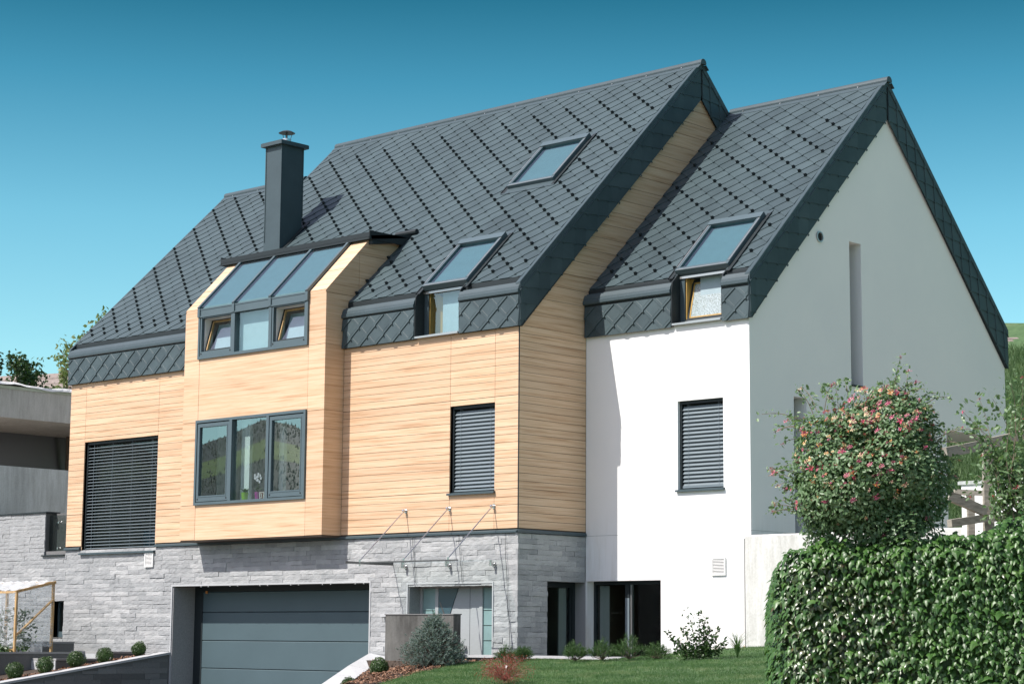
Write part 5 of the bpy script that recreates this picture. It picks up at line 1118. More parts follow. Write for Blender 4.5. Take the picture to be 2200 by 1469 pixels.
idx = np.arange(len(V)).reshape(4, 60); Fc = np.stack([idx[:-1, :-1], idx[:-1, 1:], idx[1:, 1:], idx[1:, :-1]], -1).reshape(-1, 4); fast_mesh('roof_sheet', np.array(V), Fc, 'white_sheet', nb, WO[nb], smooth=True)
def far_house(name, label, c, rz, wx, wy, zw, zr_, nt_=14):
    t_ = thing(name, label, 'house', (c[0], c[1], c[2])); R_ = Matrix.Rotation(rz, 3, 'Z'); T = lambda x, y, z: tuple(Vector(c)+R_ @ Vector((x, y, z)))
    mb = MB(); mb.prism([T(-wx, -wy, 0), T(wx, -wy, 0), T(wx, wy, 0), T(-wx, wy, 0)], (0, 0, zw)); mb.prism([T(-wx, -wy, zw), T(-wx, wy, zw), T(-wx, 0, zr_-.1)], Vector(T(wx, 0, 0))-Vector(T(-wx, 0, 0))); mb.build('wall', 'house_plaster', t_)
    mb = MB()
    for s_ in (-1, 1):
        for k in range(nt_):
            a, b_ = k/nt_, (k+1)/nt_; y0, y1 = s_*(wy+.5)*(1-a), s_*(wy+.5)*(1-b_); z0 = zw-.3+(zr_-zw+.3)*a; z1 = zw-.3+(zr_-zw+.3)*b_
            mb.prism([T(-wx-.5, y0, z0+.07), T(wx+.5, y0, z0+.07), T(wx+.5, y1, z1+.03), T(-wx-.5, y1, z1+.03)], Vector((0, 0, -.12)))
    rf = mb.build('roof', 'clay_tile', t_); mb = MB(); mb.prism([T(wx*.3, -.3, zr_-.6), T(wx*.3+.6, -.3, zr_-.6), T(wx*.3+.6, .3, zr_-.6), T(wx*.3, .3, zr_-.6)], (0, 0, 1.1)); return t_
far_house('tiled_house', 'far house with brown tiled roof behind the trees on the left', (-38.6, 16.9, .0), math.radians(20), 4.2, 4, 4.6, 7.95)
far_house('tiled_house', 'far house with grey tiled roof on the hilltop at right', (-12.5, 49.5, 7.6), math.radians(36), 9, 4, 1.2, 2.95)

# greenhouse of raw timber and film
gh = thing('greenhouse', 'small timber frame greenhouse wrapped in clear plastic film by stone wall', 'greenhouse', (-14.5, -2.0, -2.55)); xg = -13.5; yA, yB = -2.45, -1.45; xl_ = -17.5
def beam(a, b_, w=.045, h=.07, mt='raw_timber', nm='post', par=gh, side=(0, 0, 1)): mb = MB(); mb.beam(a, b_, w, h, side); return mb.build(nm, mt, par)
for x in (xg, -15.4, xl_):
    for y, zt in ((yA, -1.19), (yB, -.95)): beam((x, y, -2.75), (x, y, zt), .06, .05, side=(0, 1, 0))
for y, zt in ((yA, -1.19), (yB, -.95)): beam((xl_, y, zt+.02), (xg+.03, y, zt+.02), .05, .05, nm='rail')
for x in (xg, -15.4): beam((x, yA-.03, -1.165), (x, yB+.06, -.92), .05, .06, nm='rafter')
beam((xg+.01, yA, -2.18), (xg+.01, yB, -1.32), .025, .085, nm='brace', side=(1, 0, 0)); beam((-14.6, yA-.01, -1.17), (-14.2, yB, -.94), .04, .03, nm='rafter'); beam((xl_, yA, -2.5), (xg, yA, -2.5), .03, .06, nm='rail')
def film(nm, fn, n, m2):
    V = np.array([fn(i/(n-1), j/(m2-1)) for j in range(m2) for i in range(n)]); idx = np.arange(n*m2).reshape(m2, n); Fc = np.stack([idx[:-1, :-1], idx[:-1, 1:], idx[1:, 1:], idx[1:, :-1]], -1).reshape(-1, 4); fast_mesh(nm, V, Fc, 'plastic_film', gh, WO[gh], smooth=True)
wr = lambda u, v: .018*math.sin(u*23+7*v+3*math.sin(v*9))+.012*math.sin(u*41-v*17)
film('film', lambda u, v: (xl_+(xg-xl_)*u, yA-.035+wr(u*3, v), -2.42+1.24*v), 60, 14); film('film', lambda u, v: (xg+.035+wr(u, v), yA+(yB-yA)*u, -2.42+(1.24+.24*u)*v), 24, 14); film('film', lambda u, v: (xl_+(xg-xl_)*u, yA-.03+(yB-yA+.06)*v, -1.13+.24*v+wr(u*3, v)), 50, 10); film('film', lambda u, v: (xl_+(xg-xl_)*u, yB+.03, -2.42+1.45*v+wr(u, v)*.2), 20, 6)

# ------------------------------------------------------------------ plants
LEAF4 = ([(0, 0, 0), (-.28, .45, .06), (0, 1, 0), (.28, .45, .06)], [(0, 1, 2), (0, 2, 3)])
OVAL = ([(0, 0, 0), (-.24, .22, .07), (-.26, .6, .08), (0, 1, -.03), (.26, .6, .08), (.24, .22, .07), (0, .5, -.02)], [(0, 1, 6), (1, 2, 6), (2, 3, 6), (3, 4, 6), (4, 5, 6), (5, 0, 6)])
def blob_points(c, r, n, bumps=9, amp=.22, zmin=-1.0, fill=.35):
    """points and outward normals on an uneven rounded crown"""
    dirs = unit(RNG.normal(size=(n, 3))); dirs = dirs[dirs[:, 2] > zmin]; n = len(dirs); bc = unit(RNG.normal(size=(bumps, 3))); rad = np.ones(n)*(1-amp)
    for b0 in bc: rad += amp*1.3*np.exp(-((dirs-b0)**2).sum(1)/.16)
    rad *= 1-fill*RNG.random(n)**2.2; P = np.asarray(c)+dirs*rad[:, None]*np.asarray(r); return P, dirs
def foliage(name, P, Nn, size, tmpl, mt, parent, jitter=.7, droop=0.0, midx=None):
    k = len(P); nn = unit(Nn+RNG.normal(0, jitter, (k, 3))); X_, Y_, Z_ = frames(nn, RNG.uniform(0, 6.28, k))
    if droop: Y_ = unit(Y_*(1-droop)+np.array([[0, 0, -1.0]])*droop); X_ = unit(np.cross(Y_, Z_)); Z_ = np.cross(X_, Y_)
    V, Fc = scatter(*tmpl, P, X_, Y_, Z_, RNG.uniform(*size, k)); o = fast_mesh(name, V, Fc, mt, parent, WO[parent]); return o
def core(name, c, r, mt, parent, seed=0):
    mb = MB(); n, m2 = 12, 8
    for j in range(m2):
        for i in range(n):
            q = []
            for dj, di in ((0, 0), (0, 1), (1, 1), (1, 0)):
                a, b_ = 2*math.pi*(i+di)/n, math.pi*(j+dj)/m2; s_ = 1+.08*math.sin(3*a+seed)*math.sin(2*b_); q.append((c[0]+r[0]*s_*math.cos(a)*math.sin(b_), c[1]+r[1]*s_*math.sin(a)*math.sin(b_), c[2]+r[2]*s_*math.cos(b_)))
            mb.poly(q)
    return mb.build(name, mt, parent)
# clipped box balls along the ramp
box_specs = [((-11.37, -3.83, -2.925), .20, 'round clipped box bush lowest on the left ramp'), ((-11.37, -3.05, -2.81), .20, 'round clipped box bush second from the lower end of left ramp'), ((-11.37, -2.27, -2.685), .195, 'round clipped box bush in the middle of the left ramp row'),
             ((-11.37, -1.47, -2.60), .195, 'round clipped box bush second from the garage on left ramp'), ((-11.37, -.52, -2.46), .175, 'round bright box bush nearest to the garage on left ramp'),
             ((-.30, -3.40, -2.70), .19, 'round box bush in the bark bed right of garage ramp'), ((.15, -4.55, -3.02), .17, 'round box bush at the bottom edge beside curved ramp coping')]
for c, r, lab in box_specs:
    t_ = thing('box_bush', lab, 'bush', (c[0], c[1], c[2]-r), 'clipped box bushes'); core('branches', c, (r*.76,)*3, 'tree_leaf', t_, c[1])
    P, Nn = blob_points(c, (r, r, r), 2600, 12, .10, fill=.22); foliage('foliage', P, Nn, (.018, .034), LEAF4, 'box_leaf', t_, .8)
def needles(P, D, n, ln, w, mt, name, parent):
    """tufts of needles along short shoots"""
    k = len(P); V = []; idx = np.repeat(np.arange(k), n); t_ = RNG.uniform(0, 1, k*n); base = P[idx]+D[idx]*(t_*ln*1.3)[:, None]; dr = unit(D[idx]*.75+RNG.normal(0, .55, (k*n, 3))); sd = unit(np.cross(dr, RNG.normal(size=(k*n, 3)))); l = ln*RNG.uniform(.45, .8, k*n)
    V = np.stack([base-sd*w, base+sd*w, base+dr*l[:, None]], 1); return fast_mesh(name, V.reshape(-1, 3), np.arange(3*k*n).reshape(-1, 3), mt, parent, WO[parent])
# dwarf blue spruce
sp = np.array((.50, -2.80, -2.70)); t_ = thing('blue_spruce', 'dwarf blue spruce with grey-green needles in the bark bed before the door', 'conifer', tuple(sp)); mb = MB(); mb.cyl(sp, sp+(0, 0, .85), .035, .008, 8); mb.build('trunk', 'bark', t_)
shoots, dirs, br = [], [], MB()
for k in range(230):
    u = (k+.5)/230; h = .05+.88*u**1.1; a = k*2.39996; R_ = .58*(1-u**2.0)**.95*RNG.uniform(.72, 1.08)+.02; tip = sp+np.array((R_*math.cos(a), R_*math.sin(a), h+.10*R_)); root = sp+np.array((0, 0, max(.03, h-.05)))
    br.cyl(root, tip, .008, .003, 4, 0, False)
    for j in range(int(4+R_*20)):
        v = RNG.uniform(.35, 1.0); p = root+(tip-root)*v+RNG.normal(0, .035, 3); shoots.append(p); dirs.append(unit(np.array((math.cos(a)*.7, math.sin(a)*.7, .45))+RNG.normal(0, .35, 3)))
br.build('branches', 'bark', t_); needles(np.array(shoots), np.array(dirs), 22, .05, .0036, 'spruce_needle', 'foliage', t_)
top = np.array([sp+(RNG.normal(0, .012), RNG.normal(0, .012), .88+.014*i) for i in range(9)]); needles(top, np.tile((0, 0, 1.0), (9, 1)), 14, .045, .003, 'pine_needle', 'leader', t_)
# mountain pines along the terrace
pines = [((1.9, -2.35, -2.56), .13, .20, 'small mountain pine behind the red maple'), ((1.95, -1.95, -2.53), .10, .16, 'smallest mountain pine left of the corner window'), ((3.0, -1.72, -2.51), .16, .24, 'rounded mountain pine below the corner of the glass window'), ((3.5, -1.56, -2.49), .19, .26, 'bushy mountain pine left before the glass door'), ((4.02, -1.45, -2.47), .20, .33, 'tallest mountain pine before the glass door'), ((4.45, -1.2, -2.47), .19, .17, 'low spreading mountain pine right before the glass door')]
for c, r, h, lab in pines:
    t_ = thing('mountain_pine', lab, 'pine', c, 'mountain pines along the terrace'); n = 120; a = RNG.uniform(0, 6.28, n); rr = r*np.sqrt(RNG.random(n)); hh = h*(1-.75*(rr/r)**2)*RNG.random(n)**.7
    P = np.stack([c[0]+rr*np.cos(a), c[1]+rr*np.sin(a), c[2]+hh], -1); Dd = unit(np.stack([np.cos(a)*rr/r*1.0, np.sin(a)*rr/r*1.0, np.ones(n)], -1)+RNG.normal(0, .3, (n, 3))); needles(P, Dd, 20, .095, .0032, 'pine_needle', 'foliage', t_)
    mb = MB(); [mb.cyl((c[0], c[1], c[2]-.02), P[i], .008, .004, 4, 0, False) for i in range(0, n, 6)]; mb.build('branches', 'bark', t_)
# young red japanese maple
c = np.array((5.52, -6.26, -2.80)); t_ = thing('red_maple', 'young red cut-leaf maple with thin arching twigs on the lawn', 'shrub', tuple(c)); mb = MB(); P, Nn = [], []
for k in range(44):
    a = k*2.4; R_ = RNG.uniform(.12, .52); h = RNG.uniform(.05, .46)*(1.15-R_); pts = [c+np.array((R_*u*math.cos(a), R_*u*math.sin(a), h*(1.7*u-.75*u*u*u))) for u in np.linspace(0, 1, 7)]; mb.tube(pts, .005, .0015, 4)
    for p in pts[2:]:
        for _ in range(16): P.append(p+RNG.normal(0, .04, 3)); Nn.append((0, 0, 1))
mb.build('twigs', 'twig', t_); foliage('foliage', np.array(P), np.array(Nn, float), (.022, .045), ([(0, 0, 0), (-.10, .5, .03), (0, 1, -.05), (.10, .5, .03)], [(0, 1, 2), (0, 2, 3)]), 'maple_leaf', t_, 1.0, .3)
mb = MB(); mb.box(c[0]+.03, c[0]+.065, c[1]-.02, c[1]-.015, c[2]+.20, c[2]+.24); mb.build('plant_tag', 'white_plastic', t_)
# evergreen shrub and grass tuft against the white wall
c = np.array((5.2, -.95, -2.46)); t_ = thing('evergreen_shrub', 'loose evergreen shrub with upright leafy shoots before the white wall', 'shrub', tuple(c)); mb = MB(); P, Nn, Dd = [], [], []
for dx, dz, sp_ in ((-.50, .42, .05), (-.43, .30, .06), (-.34, .22, .07), (-.12, .72, .09), (-.02, .76, .08), (.06, .66, .08), (-.2, .5, .07), (.10, .45, .06), (.18, .5, .05), (.28, .36, .06), (.36, .48, .05), (.42, .20, .06), (.5, .30, .05), (-.30, .12, .08), (-.08, .25, .10), (.1, .2, .10), (.25, .15, .1), (0, .35, .1), (-.4, .15, .07)):
    tip = np.array((dx*RT[0], dx*RT[1]+RNG.normal(0, .08), dz)); pts = [c+tip*np.array((u**.8, u**.8, u**1.2)) for u in np.linspace(0, 1, 7)]; mb.tube(pts, .007, .003, 5)
    for p in pts[2:]:
        for _ in range(13): P.append(p+RNG.normal(0, sp_*.5, 3)); Nn.append(RNG.normal(size=3)+(0, 0, .6))
mb.build('twigs', 'twig', t_); foliage('foliage', np.array(P), np.array(Nn), (.045, .075), OVAL, 'shrub_leaf', t_, .6)
def tuft(c, n, h, sp_, mt, lab, nm, cat, group=None):
    t_ = thing(nm, lab, cat, tuple(c), group); V, Fc = [], []; k = 0
    for i in range(n):
        a = RNG.uniform(0, 6.28); L_ = h*RNG.uniform(.55, 1); out = sp_*RNG.uniform(.2, 1); w = RNG.uniform(.006, .012); sx, sy = -math.sin(a)*w, math.cos(a)*w
        for u0, u1 in ((0, .4), (.4, .75), (.75, 1)):
            f = lambda u: np.array((c[0]+math.cos(a)*out*u*u, c[1]+math.sin(a)*out*u*u, c[2]+L_*(u-.25*u**3))); p, q = f(u0), f(u1); s0, s1 = 1-u0*.8, 1-u1*.95
            V += [p-(sx*s0, sy*s0, 0), p+(sx*s0, sy*s0, 0), q+(sx*s1, sy*s1, 0), q-(sx*s1, sy*s1, 0)]; Fc.append((k, k+1, k+2, k+3)); k += 4
    fast_mesh('blades', np.array(V), np.array(Fc), mt, t_, WO[t_]); return t_
tuft(np.array((5.72, -.55, -2.44)), 75, .64, .46, 'grass_blade', 'tuft of long thin grass blades at foot of white wall', 'ornamental_grass', 'grass tuft'); tuft(np.array((5.98, -.1, -2.42)), 22, .14, .12, 'shrub_leaf', 'tiny green weed at the corner of the white wall', 'weed', 'plant')
mb = MB(); mb.prism([(3.9, d-.03, -2.32), (4.12, d-.03, -2.16), (4.13, d-.03, -2.19), (3.92, d-.03, -2.35)], (0, .02, 0)); mb.box(3.2, 3.92, d-.03, d-.01, -2.36, -2.33); tag(mb.build('protection_board', 'raw_timber', origin=(3.7, d, -2.4)), 'thin brown board edge leaning at the foot of white wall', 'board')

# ivy covered retaining wall at the right
iv = thing('ivy_wall', 'retaining wall completely covered with glossy dark green ivy leaves', 'ivy hedge', (18.0, -14.9, GZ))
def at_px(u, v, dd): w_ = FW+RT*((u-1100)/F_PX)-UP*((v-734.5)/F_PX); return CAM+w_*dd
R2, F2 = np.array((RT[0], RT[1], 0)), np.array((FW[0], FW[1], 0)); F2 = F2/np.linalg.norm(F2); R2 = np.array((F2[1], -F2[0], 0))
base = np.array((CAM[0], CAM[1], 0))+F2*17.2
ipath = [(2.62, 3.2), (2.42, 1.5), (2.30, .55), (2.33, .18), (2.47, .0), (2.8, -.05), (3.4, -.12), (4.2, -.2), (5.6, -.3)]        # (to the right, away) of the camera axis
ip = np.array([base+R2*a+F2*b_ for a, b_ in ipath]); seg = np.linalg.norm(np.diff(ip, axis=0), axis=1); cum = np.r_[0, np.cumsum(seg)]
def ivy_top(s_): return np.interp(s_, [0, cum[2], cum[3]+.05, cum[4]+.15, cum[5]+.1, cum[6]-.1, cum[7], cum[8]], [-1.75, -1.58, -1.38, -1.27, -1.34, -1.33, -1.15, -1.08])
def ivy_at(s_):
    p = np.stack([np.interp(s_, cum, ip[:, i]) for i in range(3)], -1); e = .12; t_ = unit(np.stack([np.interp(np.minimum(s_+e, cum[-1]), cum, ip[:, i])-np.interp(np.maximum(s_-e, 0), cum, ip[:, i]) for i in range(3)], -1)); return p, np.stack([t_[:, 1], -t_[:, 0], 0*s_], -1)
ss = np.linspace(0, cum[-1], 60); pc, nc = ivy_at(ss); tops = ivy_top(ss); V = []
for row, (off, fz) in enumerate(((-.04, 0), (-.05, .35), (-.05, .7), (-.10, .97), (-.35, 1.0), (-.9, 1.0))):
    for i in range(60): q = pc[i]+nc[i]*off; V.append((q[0], q[1], GZ+(tops[i]-.05-GZ)*fz))
idx = np.arange(len(V)).reshape(6, 60); fast_mesh('wall', np.array(V), np.stack([idx[:-1, :-1], idx[:-1, 1:], idx[1:, 1:], idx[1:, :-1]], -1).reshape(-1, 4), 'tree_leaf', iv, WO[iv])
IVY = ([(0, -.05, .02), (-.30, -.08, -.04), (-.50, .22, -.14), (-.30, .42, -.04), (0, 1.08, -.16), (.30, .42, -.04), (.50, .22, -.14), (.30, -.08, -.04), (0, .38, .10)],
       [(8, 0, 1), (8, 1, 2), (8, 2, 3), (8, 3, 4), (8, 4, 5), (8, 5, 6), (8, 6, 7), (8, 7, 0)])
k = 15000; s_ = RNG.uniform(cum[1], cum[-1]-.6, k); u = RNG.random(k); pp, nn = ivy_at(s_); tt = ivy_top(s_)+.035*np.sin(s_*5.1)+.025*np.sin(s_*12.7+1)+RNG.normal(0, .012, k); ht = np.maximum(tt-GZ, .1); low_ = RNG.random(k)
z = np.where(u < .84, tt-.04-(tt+2.85)*RNG.random(k)**1.05, tt-RNG.uniform(0, .05, k)); far_ = u > .975; z = np.where(far_, RNG.uniform(GZ, -2.8, k), z)
topf = (u >= .84) & ~far_; off = np.where(topf, -RNG.uniform(0, .75, k), RNG.uniform(-.02, .075, k)+.02*np.sin(s_*5+z*4))
rnd = np.clip((tt-z)/.22, 0, 1); off = np.where(topf, off, off-.16*(1-rnd)**2)
P = pp+nn*off[:, None]; P[:, 2] = z
Nn = np.where(topf[:, None], np.array([[0, 0, 1.0]])+nn*.5, nn+np.array([[0, 0, .45]])*(1+1.2*(1-rnd[:, None]))); Nn = unit(unit(Nn)+np.array([tuple(-SUN_DIR)])*.35+RNG.normal(0, .33, (k, 3)))
Yv = np.array([[0, 0, -1.0]])+RNG.normal(0, .24, (k, 3))+nn*topf[:, None]*1.0; Yv = unit(Yv-Nn*(Yv*Nn).sum(1, keepdims=True)); Xv = np.cross(Yv, Nn); Sz = RNG.uniform(.030, .064, k)*np.where(RNG.random(k) < .10, RNG.uniform(1.2, 1.6, k), 1.0)
vis = np.array([abs((px_-CAM) @ RT/((px_-CAM) @ FW)*F_PX-550) < 545 and ((px_-CAM) @ UP)/((px_-CAM) @ FW)*F_PX > -725 for px_ in P]); face = -(Nn @ FW)
score = Sz*np.maximum(.05, face)*vis*(off+.25); order = np.argsort(-score)
redness = np.exp(-((s_-(cum[5]-.05))/.45)**2)*np.clip((tt-z)*2.2-.1, 0, 1)*np.clip(1.2-(tt-z)*.7, 0, 1); isred = RNG.random(k) < redness*.75
lm = {}
for nm in ('ivy_leaf', 'ivy_leaf_red'): me = bpy.data.meshes.new('leaf'); me.from_pydata(IVY[0], [], IVY[1]); me.materials.append(MATS[nm]); me.update(); lm[nm] = me
for i in order[:300]:
    o = link('leaf', lm['ivy_leaf_red' if isred[i] else 'ivy_leaf'], iv, P[i]); o.rotation_euler = Matrix((Xv[i], Yv[i], Nn[i])).transposed().to_euler(); o.scale = (float(Sz[i]),)*3
ro = order[300:]; V, Fc = scatter(*IVY, P[ro], Xv[ro], Yv[ro], Nn[ro], Sz[ro]); tag(fast_mesh('leaf_field', V, Fc, ['ivy_leaf', 'ivy_leaf_red'], iv, WO[iv], midx=np.repeat(isred[ro].astype(int), len(IVY[1]))), kind='stuff')

# honeysuckle
def petal_mesh(cols, seed):
    rg = np.random.default_rng(seed); mb = MB()
    for k in range(13):
        a = k*2.4; el = rg.uniform(.05, 1.2); dr = np.array((math.cos(a)*math.cos(el), math.sin(a)*math.cos(el), math.sin(el))); L_ = rg.uniform(.7, 1.1); sd = unit(np.cross(dr, (.3, .2, 1))); m_i = 0 if rg.random() < .6 else 1
        p = [dr*L_*u-np.array((0, 0, .35*u*u*L_)) for u in (0.05, .55, .85, 1.05)]; mb.poly([p[0]-sd*.04, p[0]+sd*.04, p[1]+sd*.05, p[1]-sd*.05], m_i); mb.poly([p[1]-sd*.05, p[1]+sd*.05, p[2]+sd*.14, p[2]-sd*.14], m_i); mb.poly([p[2]-sd*.14, p[2]+sd*.14, p[3]+sd*.03, p[3]-sd*.03], 1)
    me = bpy.data.meshes.new('flower'); me.from_pydata(mb.v, [], mb.f); [me.materials.append(MATS[c_]) for c_ in cols]; me.polygons.foreach_set('material_index', mb.m); me.update(); return me
FLOW = [petal_mesh(('petal_pink', 'petal_rose'), 1), petal_mesh(('petal_pink', 'petal_orange'), 2), petal_mesh(('petal_rose', 'petal_cream'), 3), petal_mesh(('petal_orange', 'petal_cream'), 4), petal_mesh(('petal_red', 'petal_cream'), 5), petal_mesh(('petal_red', 'petal_pink'), 6)]
def flowers(t_, P, Dd, size, kinds):
    for p, q, s0 in zip(P, Dd, RNG.uniform(*size, len(P))):
        o = link('flower', FLOW[kinds[int(RNG.integers(len(kinds)))]], t_, p); o.rotation_euler = Vector(q).to_track_quat('Z', 'Y').to_euler(); o.scale = (float(s0),)*3
hc = at_px(1868, 1012, 17.5); hs = thing('honeysuckle', 'large rounded honeysuckle bush full of pink and orange flowers on the ivy wall', 'flowering bush', (hc[0], hc[1], -1.3))
def local(c, a, b_, h): return c+R2*a+F2*b_+np.array((0, 0, h))
lobes = [((0, .12, -.08), (.62, .50, .54), 9000), ((.22, 0, .38), (.38, .36, .36), 4200), ((-.34, -.05, .06), (.40, .36, .42), 3800), ((-.12, 0, .36), (.26, .26, .24), 1500), ((-.08, .02, -.42), (.56, .42, .40), 5200), ((.40, .06, -.05), (.36, .32, .48), 3200), ((-.36, -.08, -.26), (.36, .3, .34), 2200), ((.26, .02, -.46), (.36, .34, .34), 2000), ((-.2, -.2, -.15), (.4, .3, .4), 2500), ((.2, -.2, 0), (.4, .28, .4), 2500), ((.12, .05, .58), (.30, .26, .20), 420), ((.22, -.25, -.58), (.24, .2, .24), 420), ((-.45, -.05, .33), (.20, .2, .2), 240), ((.42, .0, .42), (.22, .2, .24), 300)]
P, Nn = [], []
for (a, b_, h), r, n in lobes: q, nn_ = blob_points((0, 0, 0), r, n, 10, .2, fill=.38); P.append(local(hc, a, b_, h)+q[:, :1]*R2+q[:, 1:2]*F2+q[:, 2:]*np.array((0, 0, 1.0))); Nn.append(nn_[:, :1]*R2+nn_[:, 1:2]*F2+nn_[:, 2:]*np.array((0, 0, 1.0)))
mb = MB(); SP, SN, FPn, FDn = [], [], [], []
for k in range(46):                                                                      # long shoots that stick out of the crown
    if k < 22: a, h0 = RNG.uniform(-.45, .5), RNG.uniform(.35, .62); tip = np.array((a*1.35+RNG.normal(0, .1), RNG.normal(0, .15), h0+RNG.uniform(.12, .34)))
    elif k < 38: a, h0 = -.5, RNG.uniform(-.5, .4); tip = np.array((-.72-RNG.random()*.14, RNG.normal(0, .15), h0+RNG.uniform(0, .16)))
    else: a, h0 = .5, RNG.uniform(-.3, .45); tip = np.array((.70+RNG.random()*.22, RNG.normal(0, .12), h0+RNG.uniform(-.05, .22)))
    if k == 0: a, h0, tip = .2, .55, np.array((.27, -.1, .98))
    if k == 22: tip = np.array((-.93, -.1, .47)); h0 = .38
    if k == 38: tip = np.array((1.0, -.05, .36)); h0 = .25
    rt_ = np.array((a, 0, h0)); pts = [local(hc, *(rt_+(tip-rt_)*u+np.array((0, 0, .05*math.sin(3.1*u))))) for u in np.linspace(0, 1, 7)]; mb.tube(pts, .0045, .002, 4)
    for p in pts[1:]:
        for _ in range(4): SP.append(p+RNG.normal(0, .022, 3)); SN.append(RNG.normal(size=3)+(0, 0, .5))
    if RNG.random() < .8: FPn.append(pts[-1]-np.array((0, 0, .01))); FDn.append(np.array((0, 0, 1.0))+RNG.normal(0, .4, 3))
tag(mb.build('twigs', 'twig', hs), kind='stuff')
Pa, Na = np.vstack(P+[np.array(SP)]), np.vstack(Nn+[np.array(SN)]); nz = unit(unit(Na)+np.array([tuple(-SUN_DIR)])*.75+RNG.normal(0, .55, Na.shape)); X_, Y_, Z_ = frames(nz, RNG.uniform(0, 6.28, len(Pa))); S_ = RNG.uniform(.026, .052, len(Pa))
front = S_*np.maximum(.05, -(nz @ FW))*(np.linalg.norm(Pa-hc, axis=1)+.2)*(-(Na @ FW) > -.1); order = np.argsort(-front)
me = bpy.data.meshes.new('leaf'); me.from_pydata(OVAL[0], [], OVAL[1]); me.materials.append(MATS['honeysuckle_leaf']); me.update()
for i in order[:300]: o = link('leaf', me, hs, Pa[i]); o.rotation_euler = Matrix((X_[i], Y_[i], Z_[i])).transposed().to_euler(); o.scale = (float(S_[i]),)*3
ro = order[300:]; V, Fc = scatter(*OVAL, Pa[ro], X_[ro], Y_[ro], Z_[ro], S_[ro]); tag(fast_mesh('leaf_field', V, Fc, 'honeysuckle_leaf', hs, WO[hs]), kind='stuff')
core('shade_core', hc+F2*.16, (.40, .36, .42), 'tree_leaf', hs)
allP, allN = np.vstack(P), np.vstack(Nn); hh = (allP-hc)[:, 2]; rr = (allP-hc) @ R2
wgt = np.maximum(0, -(allN @ FW)+.25)*(np.exp(hh*3.0)*np.clip(1.0-rr*1.2, .2, 2)+.10); sel = RNG.choice(len(allP), 262, replace=False, p=wgt/wgt.sum()); FPn = FPn+[allP[i]+allN[i]*.03 for i in sel]; FDn = FDn+[allN[i]+RNG.normal(0, .4, 3) for i in sel]
flowers(hs, FPn, FDn, (.024, .042), [0, 0, 0, 1, 2, 2, 3, 5])
sel = RNG.choice(len(allP), 420, replace=False, p=wgt/wgt.sum()); VV, FFc, MM = [], [], []; nv = 0; mats_ = ['petal_pink', 'petal_rose', 'petal_orange', 'petal_cream']
for i in sel:                                                                           # the smaller and half-hidden blossoms
    me = FLOW[int(RNG.integers(4))]; q = Vector(allN[i]+RNG.normal(0, .5, 3)).to_track_quat('Z', 'Y'); s0 = RNG.uniform(.014, .026); ctr = allP[i]+allN[i]*.02
    for v in me.vertices: VV.append(ctr+np.array(q @ v.co)*s0)
    for p in me.polygons: FFc.append([nv+j for j in p.vertices]); MM.append(mats_.index(me.materials[p.material_index].name))
    nv += len(me.vertices)
tag(fast_mesh('flower_field', np.array(VV), np.array(FFc), mats_, hs, WO[hs], midx=MM), kind='stuff')
# second honeysuckle on the fence at the right edge
c2 = at_px(2175, 985, 19.0); h2 = thing('honeysuckle', 'loose honeysuckle with red and cream flowers climbing the fence at right edge', 'flowering bush', (c2[0], c2[1], -1.2)); mb = MB(); P, Nn, FPn, FDn = [], [], [], []
for k in range(60):
    a0 = RNG.uniform(-.05, .5); rt_ = np.array((a0, RNG.normal(0, .1), -.75)); tip = np.array((a0*1.1+RNG.normal(-.05, .22), RNG.normal(0, .2), RNG.uniform(-.4, .72)))
    if k < 4: tip = np.array((-.42+.06*k, -.1, .42-.16*k))
    pts = [local(c2, *(rt_+(tip-rt_)*np.array((u, u, u**.8))+np.array((.05*math.sin(5*u+k), 0, 0)))) for u in np.linspace(0, 1, 9)]; mb.tube(pts, .006, .002, 4)
    for p in pts[2:]:
        for _ in range(11): P.append(p+RNG.normal(0, .05, 3)); Nn.append(RNG.normal(size=3)+(0, 0, .6))
    if k % 2 == 0: FPn.append(pts[-1]); FDn.append(np.array((0, 0, 1.0))+RNG.normal(0, .5, 3))
mb.build('twigs', 'twig', h2); foliage('foliage', np.array(P), np.array(Nn), (.035, .07), OVAL, 'honeysuckle_leaf', h2, .5); flowers(h2, FPn, FDn, (.025, .042), [2, 4, 4, 5])
# timber fence
fe = thing('timber_fence', 'weathered grey timber fence with diagonal braces behind the honeysuckle', 'fence', tuple(at_px(2118, 1120, 20.6)))
def pb(u0, v0, d0, u1, v1, d1, w, h, nm): mb = MB(); mb.beam(at_px(u0, v0, d0), at_px(u1, v1, d1), w, h, (0, 0, 1) if nm != 'post' else F2); mb.build(nm, 'old_timber', fe)
pb(2122, 950, 20.6, 2126, 1290, 20.6, .10, .085, 'post'); pb(2030, 972, 20.2, 2116, 955, 20.5, .06, .10, 'rail'); pb(2118, 953, 20.5, 2330, 905, 21.4, .06, .10, 'rail'); pb(2040, 1124, 20.2, 2118, 1112, 20.55, .06, .075, 'rail'); pb(2128, 1112, 20.6, 2330, 1098, 21.4, .06, .08, 'rail')
pb(2037, 1064, 20.35, 2118, 1099, 20.5, .05, .095, 'brace'); pb(2128, 1100, 20.6, 2240, 1020, 21.0, .05, .08, 'brace'); pb(2085, 1062, 22.6, 2088, 1250, 22.6, .075, .08, 'post'); pb(2050, 1056, 22.6, 2118, 1059, 22.6, .07, .055, 'rail')

